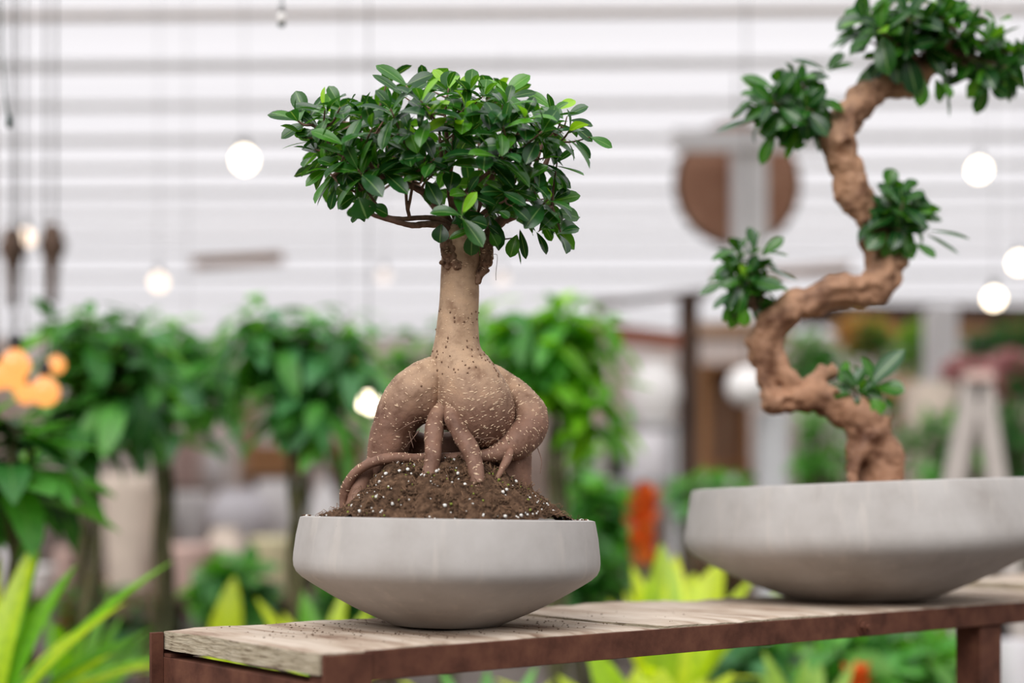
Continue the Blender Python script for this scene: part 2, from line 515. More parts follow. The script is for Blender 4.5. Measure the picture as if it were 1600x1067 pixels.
# ------------------------------------------------------------------ bench
ANG = math.atan2(.63, .776)
bx, by = -.186, 1.369
bench = empty('bench', (bx, by, 0), ANG, 'rust-brown steel bench with weathered board top under both concrete bowls', 'bench')
_wr = random.Random(3)
def plank(u0, u1, v0, v1, ztop, th, seed, sideface=False):
    """sawn board with uneven edges, grain across the bench"""
    mb = MB(); nu, nv = 14, 30
    def hh(u, v):
        return .0012 * math.sin(u * 31 + seed) * math.cos(v * 17 + seed * 2) + .0007 * math.sin(u * 140 + v * 9 + seed)
    top, bot = [], []
    for i in range(nu + 1):
        for j in range(nv + 1):
            u = u0 + (u1 - u0) * i / nu; v = v0 + (v1 - v0) * j / nv
            eu = (0.0016 * math.sin(v * 47 + seed * 3) + .001 * math.sin(v * 131 + seed)) if i in (0, nu) else 0
            edge = .0022 if i in (0, nu) or j in (0, nv) else 0
            top.append((u + eu, v, ztop + hh(u, v) - edge)); bot.append((u + eu, v, ztop - th))
    n = nv + 1; vs = top + bot; o = len(top); fs = []
    for i in range(nu):
        for j in range(nv):
            a = i * n + j
            fs.append((a, a + n, a + n + 1, a + 1)); fs.append((o + a, o + a + 1, o + a + n + 1, o + a + n))
    mb.add(vs, fs, 0)
    ring = [i * n for i in range(nu + 1)] + [nu * n + j for j in range(1, n)] + [i * n + nv for i in range(nu - 1, -1, -1)] + [j for j in range(nv - 1, 0, -1)]
    b = 0
    for q in range(len(ring)):
        a, c = ring[q], ring[(q + 1) % len(ring)]
        mb.f.append((a, a + o, c + o, c)); mb.m.append(1)
    return mb.build('plank', [WOOD, WOODEND], bench, smooth=False)
plank(0.0, .474, .004, .35, TZ + .004, .0235, 1)
plank(.477, .828, .0, .352, TZ + .0065, .024, 2)
plank(.831, 1.20, .004, .35, TZ + .003, .024, 3)
plank(1.203, 1.548, .004, .352, TZ + .004, .024, 4)
plank(1.551, 1.95, .002, .36, TZ + .016, .034, 5)
plank(1.953, 2.32, .002, .35, TZ + .006, .024, 6)
mb = MB(); box(mb, (.05, -.004, TZ - .028), (2.32, .0, TZ + .0022), bev=.0006); box(mb, (.05, -.0002, TZ - .028), (2.32, .03, TZ - .0245))
mb.build('front_rail', RUST, bench, smooth=False)
mb = MB(); box(mb, (0, .353, TZ - .028), (2.32, .357, TZ - .001)); box(mb, (0, .33, TZ - .028), (2.32, .3532, TZ - .0245))
mb.build('rear_rail', RUST, bench, smooth=False)
mb = MB(); box(mb, (-.001, .0, TZ - .062), (.003, .352, TZ - .0285), bev=.0005); box(mb, (.003, .004, TZ - .032), (.03, .352, TZ - .0285))
mb.build('end_rail', RUST, bench, smooth=False)
mb = MB(); box(mb, (2.318, .0, TZ - .062), (2.322, .352, TZ - .0285)); mb.build('end_rail', RUST, bench, smooth=False)
def leg(u0, u1, v, ztop, fl=.04, s=1):
    mb = MB(); box(mb, (u0, v - .0045, 0), (u1, v, ztop), bev=.0006)
    box(mb, (u0 + .004, v, 0), (u0 + .008, v + fl * s, ztop) if s > 0 else (u0 + .008, v, ztop))
    mb.build('leg', RUST, bench, smooth=False)
leg(0, .056, -.002, TZ + .0005, .03)
leg(1.135, 1.19, .006, TZ - .029, .04)
leg(2.26, 2.32, -.002, TZ)
mb = MB(); box(mb, (-.0165, .346, 0), (-.001, .3515, TZ + .0005), bev=.0006); mb.build('leg', RUST, bench, smooth=False)
mb = MB(); box(mb, (2.26, .3575, 0), (2.31, .362, TZ - .001)); mb.build('leg', RUST, bench, smooth=False)
# bolt in the front rail
mb = MB()
M = Matrix.Translation((.845, -.004, TZ - .0145)) @ Matrix.Rotation(math.pi / 2, 4, 'X')
def prism(mb, M, n, r, h, z0=0, mat=0):
    vs = [M @ Vector((r * math.cos(2 * math.pi * i / n), r * math.sin(2 * math.pi * i / n), z)) for z in (z0, z0 + h) for i in range(n)]
    mb.add(vs, [(i, (i + 1) % n, n + (i + 1) % n, n + i) for i in range(n)] + [tuple(range(n, 2 * n)), tuple(reversed(range(n)))], mat)
prism(mb, M, 20, .0115, .0018); prism(mb, M, 6, .0082, .006, .0018); prism(mb, M, 14, .0042, .005, .0078)
mb.build('bolt', RUST, bench, smooth=False)

# ------------------------------------------------------------------ bowls
def bowl(name, c, prof, thick, tilt, label):
    ri = prof[-1][0] - thick; zt = prof[-1][1]
    full = [(0.0005, prof[0][1])] + prof + [(prof[-1][0] - thick * .35, zt + .0012), (ri + .001, zt + .0005), (ri - .001, zt - .004), (ri * .97, zt * .62), (ri * .55, zt * .2), (0.0005, zt * .16)]
    sm = []
    for i in range(len(full) - 1):
        (r0, z0), (r1, z1) = full[i], full[i + 1]
        k = max(1, int(math.hypot(r1 - r0, z1 - z0) / .012))
        for q in range(k): sm.append((r0 + (r1 - r0) * q / k, z0 + (z1 - z0) * q / k))
    sm.append(full[-1])
    mb = MB(); lathe(mb, sm, n=128, wob=lambda a, z: .0006 * math.sin(3 * a + 9 * z) + .0004 * math.sin(11 * a + 40 * z))
    o = mb.build(name, CONC, None, auto=50)
    o.location = c; o.rotation_euler = (0, math.radians(tilt), 0)
    return tag(o, label, 'bowl')
DL, DR = 1.68, 2.194
CL = Vector((S(697 - 800, DL), DL, TZ + .0055)); CR = Vector((S(1352 - 800, DR), DR, TZ + .0062))
def arc_prof(pts): return pts
profL = [(.058, .0), (.066, .0008), (.0725, .004), (.088, .0105), (.110, .0205), (.136, .0345), (.158, .0475), (.172, .0565), (.1785, .0625), (.1815, .069), (.1822, .076), (.1818, .084), (.1795, .105), (.1762, .1225), (.1752, .1262)]
bowl('concrete_bowl', CL, profL, .016, .95, 'smaller pale grey concrete bowl holding the bonsai with a full round crown')
profR = [(.095, .0), (.108, .0008), (.116, .004), (.147, .0155), (.198, .0375), (.243, .0615), (.262, .0735), (.2705, .0815), (.2755, .091), (.2768, .100), (.2760, .109), (.2705, .140), (.2640, .172), (.2620, .1765)]
bowl('concrete_bowl', CR, profR, .018, -2.0, 'wide pale grey concrete bowl holding the twisted bonsai')

# ------------------------------------------------------------------ left soil
RIMZ = CL.z + .1262
px_ = np.array([-.165, -.150, -.139, -.116, -.097, -.082, -.059, -.044, -.028, .002, .048, .079, .102, .117, .132, .151, .165])
ph_ = np.array([-.006, -.003, .003, .012, .030, .052, .070, .071, .071, .074, .066, .050, .033, .024, .010, -.003, -.008])
def soil_h(x, y):
    s = min(1, abs(y) / .145)
    f = (1 - s ** 2) ** 1.1
    h = float(np.interp(x, px_, ph_))
    r = math.hypot(x, y)
    base = -.008
    return base + max(0, h - base) * f
def soil_z(x, y): return RIMZ + soil_h(x, y)
mb = MB(); nr, na = 90, 220; vs = [(0, 0, soil_h(0, 0))]
ptsx, ptsy = [], []
for i in range(1, nr + 1):
    for j in range(na):
        r = .1575 * i / nr; a = 2 * math.pi * j / na
        ptsx.append(r * math.cos(a)); ptsy.append(r * math.sin(a))
ax = np.array(ptsx); ay = np.array(ptsy)
nz = .0045 * vnoise(ax * 60 + 3, ay * 60, ax * 0) + .0032 * vnoise(ax * 190, ay * 190, ax * 0 + 4) + .0020 * vnoise(ax * 420, ay * 420, ax * 0 + 9)
for q in range(len(ptsx)):
    vs.append((ptsx[q], ptsy[q], soil_h(ptsx[q], ptsy[q]) + float(nz[q])))
fs = [(0, 1 + j, 1 + (j + 1) % na) for j in range(na)]
for i in range(nr - 1):
    for j in range(na):
        k = (j + 1) % na
        fs.append((1 + i * na + j, 1 + (i + 1) * na + j, 1 + (i + 1) * na + k, 1 + i * na + k))
mb.add(vs, fs, 0)
for q in range(5600):
    a = random.uniform(0, 6.283); r = .155 * math.sqrt(random.random()); x, y = r * math.cos(a), r * math.sin(a)
    if y > .06: continue
    t = random.random(); z = soil_h(x, y) + random.uniform(-.001, .002)
    if t < .76: blob(mb, (x, y, z), random.choice([.0007, .0009, .0012, .0016, .0022]), mat=1, n=5, m=3, jit=.35)
    elif t < .83 + (.03 if z < .02 else 0): blob(mb, (x, y, z + .0006), random.choice([.0007, .0009, .0011, .0013, .0022]), mat=2, n=5, m=3, jit=.3)
    elif t < .88: blob(mb, (x, y, z), random.uniform(.001, .002), mat=3, n=5, m=3, jit=.35)
    else:
        d = Vector((random.uniform(-1, 1), random.uniform(-1, 1), random.uniform(-.2, .9))).normalized(); L = random.uniform(.004, .014)
        p0 = Vector((x, y, z)); p1 = p0 + d * L; p2 = p1 + Vector((d.y, -d.x, -.5)) * L * .6
        tube(mb, [(*p0, .00035), (*p1, .0003), (*p2, .0002)], 4, 4)
for q in range(26):   # crumbs spilled on the rim
    a = random.choice([random.uniform(math.pi * .98, math.pi * 1.08), random.uniform(math.pi * 1.9, math.pi * 2.03)]); r = random.uniform(.160, .170)
    blob(mb, (r * math.cos(a), r * math.sin(a), .0015), random.uniform(.0008, .0018), mat=random.choice([1, 1, 4, 2]), n=5, m=3, jit=.35)
o = mb.build('potting_soil', [SOIL, CRUMB, PERL, MOSS, FIBRE], None)
o.location = (CL.x, CL.y, RIMZ); o.rotation_euler = (0, math.radians(.95), 0)
tag(o, 'mound of brown potting soil with white perlite in the smaller concrete bowl', 'soil', kind='stuff')

# ------------------------------------------------------------------ left bonsai
def W(n, dy0=0.0, D=DL):
    """(px, py, dy, r_px) -> x y z r"""
    px, py, dy, r = n
    d = D + dy
    p = P(px, py, d)
    return (p.x, p.y, p.z, S(r, d))
ficus = empty('bonsai_tree', (CL.x, CL.y, RIMZ), 0, 'ginseng fig bonsai with thick arching roots and a full green crown', 'bonsai')
FO = tuple(ficus.location)
def sub(name, mb, mats, parent=ficus, off=FO, **kw):
    return mb.build(name, mats, parent, off=off, **kw)
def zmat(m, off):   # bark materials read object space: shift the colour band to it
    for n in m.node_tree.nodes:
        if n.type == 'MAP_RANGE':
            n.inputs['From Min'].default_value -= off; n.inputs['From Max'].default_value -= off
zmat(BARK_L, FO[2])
def sdf_part(name, chains, vox, k, noises, mats, parent, off, lent=0, knots=0, extra=None, cut=(), lsize=(.002, .0068), region=None, label=None):
    v, fs, ap = sdf_mesh(chains, vox, k, noises, cut=cut)
    mb = MB(); mb.add(v, fs, 0)
    if lent: lenticels(mb, v, fs, ap, lent, lsize, region=region)
    if knots: lenticels(mb, v, fs, ap, 0, knots=knots, region=region)
    if extra: extra(mb, v, fs, ap)
    o = mb.build(name, mats, parent, off=off)
    if label: o['label'] = label
    return o
NL = [(55, .0012, 1, .6, False), (160, .0004, 1, .5, False)]
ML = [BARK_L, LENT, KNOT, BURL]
neck = [W(n) for n in [(722, 378, 0, 33), (722, 400, 0, 32), (719, 430, 0, 30), (718, 460, 0, 30), (716, 500, 0, 31.5), (713, 540, 0, 35.5), (713, 565, 0, 40), (722, 590, -.002, 46)]]
bulb = [W(n) for n in [(722, 585, 0, 44), (735, 608, -.004, 52), (745, 632, -.006, 57), (750, 648, -.006, 54), (757, 666, -.004, 38)]]
lobe = [W(n) for n in [(712, 590, -.004, 30), (708, 620, -.012, 26), (700, 645, -.012, 17), (692, 660, -.012, 9)]]
def trunk_extra(mb, v, fs, ap):
    lenticels(mb, v, fs, ap, 150, (.0015, .005), region=lambda c: c[2] > P(0, 575, DL).z and c[1] < DL)
    lenticels(mb, v, fs, ap, 520, (.0025, .0075), region=lambda c: c[2] < P(0, 590, DL).z and c[1] < DL + .01)
    lenticels(mb, v, fs, ap, 0, knots=46, region=lambda c: P(0, 592, DL).z < c[2] < P(0, 545, DL).z and c[1] < DL)
    lenticels(mb, v, fs, ap, 0, knots=18, region=lambda c: P(0, 540, DL).z < c[2] < P(0, 480, DL).z and c[1] < DL)
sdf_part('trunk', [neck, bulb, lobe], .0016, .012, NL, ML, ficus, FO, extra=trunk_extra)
# burls where the branches were grafted
bl = [[W(n) for n in [(703, 362, -.006, 9), (701, 380, -.014, 14), (702, 398, -.018, 15), (712, 412, -.02, 9)]], [W(n) for n in [(688, 406, -.014, 5), (694, 413, -.018, 6), (706, 416, -.02, 5)]]]
sdf_part('burl', bl, .0014, .004, [(120, .003, 1, 1, True), (300, .0012, 1, 1, False)], [BURL, LENT, KNOT], ficus, FO, lent=40, label='dark crusty graft burl on the trunk')
br = [[W(n) for n in [(756, 368, -.004, 9), (759, 385, -.01, 13), (760, 402, -.012, 12), (755, 420, -.012, 9), (747, 440, -.012, 4)]]]
sdf_part('burl', br, .0014, .004, [(120, .002, 1, 1, True), (300, .0010, 1, 1, False)], [BURL, LENT, KNOT], ficus, FO, lent=40, label='dark crusty graft burl on the trunk')
NR = [(60, .0010, 1, 1, False), (200, .00035, 1, 1, False)]
def root(nodes, lent, knots=3, vox=.0015, more=()):
    ch = [[W(n) for n in nodes]] + [[W(n) for n in m] for m in more]
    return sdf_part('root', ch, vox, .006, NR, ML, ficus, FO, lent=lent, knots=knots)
root([(690, 580, 0, 26), (668, 594, -.006, 33), (640, 622, -.010, 39), (620, 655, -.010, 35), (609, 690, -.008, 32), (603, 725, -.006, 30), (600, 760, -.004, 29), (598, 800, 0, 28)], 640, 5, more=[[(655, 618, -.012, 34), (662, 636, -.012, 24), (655, 650, -.01, 14)]])
root([(588, 715, -.012, 11), (566, 750, -.022, 14), (557, 780, -.028, 15), (549, 806, -.032, 15), (542, 830, -.034, 12)], 20, 0)
root([(770, 582, .030, 13), (789, 598, .026, 18), (810, 618, .016, 23), (828, 645, .006, 26.5), (829, 668, -.002, 27), (811, 690, -.014, 26), (790, 703, -.02, 19), (768, 710, -.022, 12)], 480, 7, more=[[(800, 640, .02, 14), (806, 665, .01, 16), (800, 690, 0, 16)]])
root([(800, 700, -.02, 12), (765, 710, -.024, 11), (736, 714, -.022, 9.5), (700, 716, -.020, 8.5), (663, 717, -.026, 8.2), (626, 715, -.036, 8), (598, 718, -.040, 8), (573, 726, -.040, 8), (553, 741, -.036, 7.5), (540, 762, -.032, 7), (536, 785, -.030, 6.5), (538, 815, -.028, 6)], 170, 4, .0011)
root([(690, 640, -.020, 14), (681, 655, -.030, 13), (678, 674, -.040, 14.5), (677, 707, -.050, 13.5), (671, 742, -.060, 12.5), (664, 775, -.070, 12.5), (658, 795, -.078, 11), (655, 815, -.082, 9)], 170, 2, .0011)
root([(706, 640, -.030, 12), (708, 656, -.040, 13), (717, 673, -.046, 14), (731, 696, -.052, 14.5), (741, 722, -.060, 13.5), (744, 752, -.070, 13), (741, 783, -.080, 12), (740, 803, -.086, 10.5), (740, 820, -.088, 9)], 180, 2, .0011)
root([(806, 690, .004, 24), (803, 720, .006, 28), (804, 750, .006, 27), (808, 780, .006, 25), (810, 810, .006, 26)], 110, 2)
root([(797, 706, -.034, 7), (790, 722, -.044, 6.5), (778, 745, -.054, 5.5), (768, 768, -.062, 4.5), (764, 782, -.066, 4)], 14, 1, .0009)
root([(800, 779, -.02, 5), (818, 782, -.034, 5.5), (834, 780, -.04, 5), (842, 786, -.042, 4.5), (846, 792, -.042, 3)], 10, 1, .0009)
root([(640, 690, .03, 20), (670, 700, .035, 22), (720, 700, .035, 26), (770, 720, .03, 24), (790, 770, .03, 20)], 20, 1, .0018)
# hair roots
mb = MB()
for a, b, c in [((662, 655, -.02), (640, 662, -.05), (612, 680, -.05)), ((650, 690, -.03), (640, 676, -.04), (646, 700, -.045)), ((655, 672, -.03), (645, 685, -.04), (632, 700, -.04)),
                ((760, 690, -.045), (745, 683, -.055), (738, 690, -.05)), ((840, 700, -.01), (846, 720, -.01), (844, 740, -.01)), ((775, 745, -.04), (760, 735, -.05), (752, 722, -.05)),
                ((785, 690, -.045), (768, 684, -.052), (752, 686, -.05))]:
    p = catmull([W((*q, .8)) for q in (a, b, c)], 6); p[:, 3] = np.linspace(.0007, .0003, len(p))
    mb = MB(); tube(mb, p, 5); sub('hair_root', mb, TWIG)

# branches
BR = [
    [(704, 384, -.006, 10), (700, 362, -.012, 8.5), (688, 352, -.02, 6.5), (668, 350, -.03, 5.5), (645, 352, -.04, 5), (622, 347, -.05, 4.3), (600, 341, -.06, 3.8), (582, 335, -.065, 3.2), (560, 320, -.07, 2.4)],
    [(708, 384, -.004, 10), (704, 358, -.008, 8), (690, 344, -.02, 4.5), (665, 340, -.03, 4.2), (630, 342, -.045, 3.6), (604, 338, -.055, 3.0), (590, 322, -.06, 2.4), (575, 300, -.062, 2), (560, 280, -.06, 1.6)],
    [(712, 380, 0, 10), (700, 345, 0, 7.5), (680, 316, -.01, 6.6), (658, 298, -.02, 5.6), (630, 286, -.03, 4.8), (602, 278, -.04, 4), (582, 262, -.05, 3.2), (572, 238, -.05, 2.4)],
    [(641, 344, -.04, 3.2), (636, 322, -.05, 2.8), (634, 296, -.055, 2.4), (632, 268, -.06, 2)],
    [(637, 330, -.048, 2.6), (643, 300, -.055, 2.3), (649, 262, -.06, 1.8)],
    [(722, 384, .004, 11), (716, 350, .004, 7), (706, 318, 0, 6), (702, 282, -.01, 5), (699, 240, -.02, 4), (697, 200, -.03, 3), (695, 180, -.03, 2)],
    [(704, 290, -.01, 3.6), (692, 258, -.03, 3), (688, 222, -.04, 2.5), (686, 195, -.045, 2)],
    [(704, 270, -.01, 3.4), (708, 240, -.03, 3), (709, 205, -.04, 2.4), (712, 185, -.04, 1.8)],
    [(748, 400, 0, 13), (760, 372, .0, 11), (778, 350, 0, 9), (800, 330, .004, 7), (826, 300, .01, 5.6), (846, 270, .01, 4.6), (860, 236, .01, 3.6), (868, 212, .01, 2.6)],
    [(726, 378, 0, 9), (738, 345, -.01, 6.4), (752, 310, -.02, 5.6), (772, 270, -.03, 4.4), (778, 232, -.04, 3.4), (786, 205, -.04, 2.4)],
    [(716, 360, -.01, 5), (716, 330, -.03, 4.4), (724, 306, -.045, 4), (744, 285, -.055, 3.6), (766, 268, -.06, 3), (790, 255, -.06, 2)],
    [(744, 340, -.01, 4.4), (762, 328, -.03, 4), (784, 308, -.045, 3.4), (800, 290, -.05, 2.4)],
    [(784, 345, 0, 6), (812, 336, -.01, 4.6), (838, 326, -.02, 3.6), (862, 322, -.03, 2.4)],
    [(826, 300, .01, 4.6), (834, 276, .02, 4), (842, 240, .02, 3), (856, 214, .02, 2.2), (884, 196, .02, 1.6)],
    [(736, 350, .02, 7), (744, 300, .05, 5), (752, 250, .07, 4), (745, 200, .08, 3), (740, 160, .08, 2)],
    [(700, 350, .03, 6), (660, 300, .06, 5), (620, 250, .08, 4), (590, 200, .08, 3), (560, 190, .07, 2)],
    [(790, 345, .04, 6), (820, 290, .07, 4), (830, 240, .08, 3), (850, 190, .07, 2)],
    [(600, 280, -.04, 3.4), (560, 262, -.05, 2.8), (530, 240, -.05, 2.3), (505, 215, -.05, 1.8), (490, 195, -.05, 1.4)],
    [(556, 300, -.06, 2.2), (535, 290, -.06, 2), (515, 270, -.06, 1.6)],
]
skel = []; BMB = []; SKI = []
for b in BR:
    pts = catmull([W(n) for n in b], 5)
    mb = MB(); tube(mb, pts, 9, jit=.10); BMB.append(mb)
    skel.extend([tuple(p) for p in pts]); SKI.extend([len(BMB) - 1] * len(pts))
SK = np.array(skel)

CROWN = [(428, 172), (462, 146), (522, 146), (562, 158), (588, 130), (592, 98), (636, 112), (682, 110), (745, 118), (790, 128), (822, 120), (852, 152), (892, 158), (922, 182), (950, 222), (922, 244), (888, 268), (872, 292), (900, 318), (896, 378), (852, 384), (806, 392), (764, 378), (736, 388), (700, 370), (684, 348), (690, 320), (664, 300), (640, 286), (600, 292), (600, 330), (560, 338), (515, 322), (500, 290), (478, 262), (452, 215)]
HOLES = [[(596, 292), (622, 292), (650, 306), (668, 318), (672, 338), (640, 344), (606, 338), (590, 318)], [(706, 258), (720, 250), (724, 268), (714, 282), (702, 290), (690, 282)], [(656, 286), (672, 296), (676, 306), (662, 302)], [(684, 374), (772, 374), (772, 404), (684, 404)]]
def inpoly(x, y, poly):
    c = False; j = len(poly) - 1
    for i in range(len(poly)):
        xi, yi = poly[i]; xj, yj = poly[j]
        if (yi > y) != (yj > y) and x < (xj - xi) * (y - yi) / (yj - yi) + xi: c = not c
        j = i
    return c
def polydist(x, y, poly):
    m = 1e9
    for i in range(len(poly)):
        x0, y0 = poly[i - 1]; x1, y1 = poly[i]
        t = max(0, min(1, ((x - x0) * (x1 - x0) + (y - y0) * (y1 - y0)) / ((x1 - x0) ** 2 + (y1 - y0) ** 2 + 1e-9)))
        m = min(m, math.hypot(x - x0 - t * (x1 - x0), y - y0 - t * (y1 - y0)))
    return m
def bad_crown(p):
    x, y = unproj(p)
    if any(inpoly(x, y, h) for h in HOLES): return True
    return (not inpoly(x, y, CROWN)) and polydist(x, y, CROWN) > 9
leaves = MB()
def twig_to(p, r=.0011, skp=SK):
    d = ((skp[:, :3] - np.array(p)) ** 2).sum(1) + np.where(skp[:, 2] > p[2], 3e-3, 0)
    j = int(np.argmin(d)); q = skp[j]
    mid = (Vector(q[:3]) + Vector(p)) / 2 + Vector((random.uniform(-.004, .004), random.uniform(-.004, .004), random.uniform(-.006, 0)))
    a = catmull([(*q[:3], r * 1.6), (*mid, r * 1.25), (*p, r * .8)], 4)
    tube(BMB[SKI[j]], a, 6)
CC = Vector((S(700 - 800, DL), DL, P(0, 290, DL).z))
cents = []
tries = 0
while len(cents) < 104 and tries < 20000:
    tries += 1
    x = random.uniform(430, 945); y = random.uniform(105, 385)
    if not inpoly(x, y, CROWN) or any(inpoly(x, y, h) for h in HOLES): continue
    pd = polydist(x, y, CROWN)
    if pd < 17 or (672 < x < 775 and y > 338): continue
    if min([polydist(x, y, h) for h in HOLES]) < 13: continue
    # crown depth shrinks towards the silhouette
    dm = .135 * math.sqrt(max(0, 1 - ((x - 690) / 275) ** 2)) * min(1, .35 + pd / 60)
    dy = random.choice([-1, -1, 1]) * dm * random.uniform(.25, 1)
    if y > 290 and x < 690 and random.random() < .5: continue
    if all((x - a) ** 2 + (y - b) ** 2 + ((dy - c) * 1000) ** 2 * .35 > 23 ** 2 for a, b, c in cents): cents.append((x, y, dy))
for x, y, dy in cents:
    p = P(x, y, DL + dy)
    out = p - CC; out.z *= 1.3
    ax = out.normalized() * .8 + Vector((0, -.35 if dy < 0 else .2, .75))
    twig_to(p)
    rosette(leaves, p, ax, random.choice([5, 6, 7, 7]), S(51, DL), S(25, DL), G_DARK + G_DARK + G_MID, 22, 98, .55, bad=bad_crown, young=.22 if y < 210 else .04, lift=.35)
# named sprays on the silhouette: (base px, tip px, width px, dy, tone)
SPR = [
 ((637, 136), (592, 97), 21, 0, 'm'), ((633, 152), (587, 112), 14, -.01, 'd'), ((634, 134), (672, 113), 19, -.01, 'd'), ((634, 150), (664, 126), 17, -.03, 'd'), ((640, 160), (680, 132), 13, -.02, 'd'), ((628, 168), (595, 150), 14, 0, 'd'),
 ((704, 148), (703, 110), 28, -.02, 'd'), ((700, 136), (679, 106), 15, 0, 'y'), ((712, 134), (747, 117), 20, .01, 'y'), ((722, 146), (742, 132), 15, .0, 'd'), ((700, 146), (676, 124), 14, 0, 'd'), ((714, 142), (730, 138), 14, -.04, 'y'),
 ((789, 148), (823, 115), 25, 0, 'm'), ((790, 146), (768, 121), 10, 0, 'y'), ((786, 162), (770, 140), 21, -.03, 'm'), ((794, 154), (835, 140), 14, -.01, 'd'), ((796, 158), (838, 170), 12, -.02, 'd'), ((862, 170), (826, 140), 18, .01, 'm'), ((780, 142), (757, 126), 9, .02, 'd'),
 ((869, 172), (898, 154), 16, .03, 'y'), ((886, 182), (915, 164), 18, -.01, 'd'), ((890, 188), (926, 192), 14, 0, 'd'), ((880, 186), (864, 166), 14, 0, 'd'), ((893, 195), (925, 216), 18, 0, 'd'), ((922, 214), (955, 226), 16, 0, 'm'), ((898, 218), (924, 244), 14, -.02, 'd'), ((876, 190), (836, 172), 17, -.04, 'd'), ((888, 222), (900, 248), 11, 0, 'd'),
 ((475, 188), (421, 174), 18, 0, 'd'), ((480, 192), (440, 210), 20, -.01, 'd'), ((478, 184), (462, 143), 24, 0, 'd'), ((482, 190), (505, 146), 12, .01, 'd'), ((519, 172), (514, 146), 28, -.01, 'm'), ((524, 176), (565, 158), 13, -.02, 'd'), ((520, 178), (558, 166), 18, -.03, 'd'), ((516, 178), (462, 158), 13, -.03, 'd'), ((500, 205), (465, 170), 17, -.03, 'd'), ((478, 194), (448, 182), 8, .02, 'y'), ((490, 222), (443, 224), 6, -.01, 'd'), ((540, 170), (560, 178), 14, .03, 'y'), ((500, 212), (464, 205), 17, -.03, 'd'),
 ((862, 316), (903, 302), 22, 0, 'm'), ((866, 332), (904, 336), 26, -.01, 'm'), ((856, 342), (899, 384), 22, -.01, 'm'), ((838, 362), (856, 392), 11, 0, 'd'), ((848, 350), (862, 374), 14, .01, 'm'), ((850, 262), (892, 288), 18, -.02, 'd'), ((858, 244), (878, 238), 16, -.03, 'd'), ((808, 366), (797, 398), 20, -.02, 'm'), ((812, 358), (822, 400), 12, -.01, 'd'), ((852, 312), (880, 288), 16, .02, 'm'), ((802, 372), (818, 408), 4, 0, 'm'),
 ((690, 350), (687, 376), 24, -.05, 'd'), ((738, 362), (736, 398), 22, -.05, 'd'), ((744, 372), (753, 398), 9, -.05, 'm'), ((766, 362), (778, 382), 18, -.05, 'd'), ((740, 358), (704, 368), 12, -.05, 'm'), ((762, 352), (780, 364), 14, -.05, 'd'),
 ((560, 308), (572, 338), 36, -.09, 'd'), ((556, 305), (528, 322), 20, -.08, 'd'), ((578, 322), (606, 332), 22, -.09, 'd'), ((524, 295), (515, 325), 13, -.06, 'd'), ((518, 285), (492, 315), 10, -.05, 'd'), ((562, 334), (550, 345), 10, -.06, 'd'), ((515, 262), (478, 284), 18, -.04, 'm'), ((540, 278), (544, 296), 20, -.08, 'd'), ((560, 285), (592, 282), 26, -.08, 'd'),
 ((664, 246), (626, 246), 25, -.11, 'd'), ((672, 250), (700, 256), 16, -.10, 'd'), ((650, 262), (600, 262), 20, -.09, 'd'), ((700, 268), (696, 248), 22, -.07, 'd'), ((702, 300), (708, 268), 26, -.07, 'd'), ((695, 320), (682, 300), 18, -.08, 'm'),
 ((655, 205), (660, 158), 12, -.10, 'd'), ((664, 182), (698, 155), 16, -.10, 'y'), ((656, 212), (694, 182), 14, -.11, 'y'), ((652, 240), (644, 212), 26, -.11, 'm'), ((640, 238), (560, 200), 16, -.09, 'd'), ((560, 200), (602, 174), 24, -.09, 'd'), ((536, 226), (490, 200), 20, -.10, 'm'), ((540, 236), (558, 186), 18, -.11, 'd'),
 ((745, 232), (712, 200), 18, -.10, 'd'), ((748, 230), (776, 224), 24, -.11, 'd'), ((760, 250), (808, 260), 15, -.11, 'd'), ((784, 300), (820, 315), 16, -.10, 'd'), ((790, 300), (754, 296), 18, -.10, 'd'), ((800, 322), (826, 340), 20, -.10, 'd'), ((780, 330), (795, 338), 14, -.10, 'd'), ((745, 330), (728, 310), 24, -.09, 'd'), ((735, 345), (760, 350), 24, -.09, 'd'), ((705, 330), (736, 352), 12, -.09, 'd'), ((808, 300), (838, 308), 14, -.09, 'd'),
]
TONE = {'d': G_DARK, 'm': G_MID, 'y': G_YOUNG}
for (b, t, w, dy, tn) in SPR:
    p0 = P(b[0], b[1], DL + dy); p1 = P(t[0], t[1], DL + dy + random.uniform(-.008, .008))
    d = p1 - p0
    up = Vector((random.uniform(-.3, .3), -1.0, .55))
    if w < 12: up = Vector((0, -.35, 1))
    c = random.choice(TONE[tn]); f = random.uniform(.9, 1.15)
    leaf(leaves, p0, d, up, d.length * 1.03, S(w, DL) * (1.12 if w >= 12 else 1.5), tuple(q * f for q in c), .35, 'obovate', .2, 9, 5, pet=.05 * d.length)
    if tn != 'y' and random.random() < .25: twig_to(p0, .0009)
sub('foliage', leaves, LEAF)
for mb in BMB: sub('branch', mb, TWIG)
# thin dry thread hanging from the crown
mb = MB(); pts = catmull([W(n) for n in [(771, 397, 0, .5), (777, 400, 0, .5), (775, 425, 0, .4), (775, 438, 0, .4)]], 5); pts[:, 3] = .0003; tube(mb, pts, 4); sub('aerial_root', mb, TWIG)

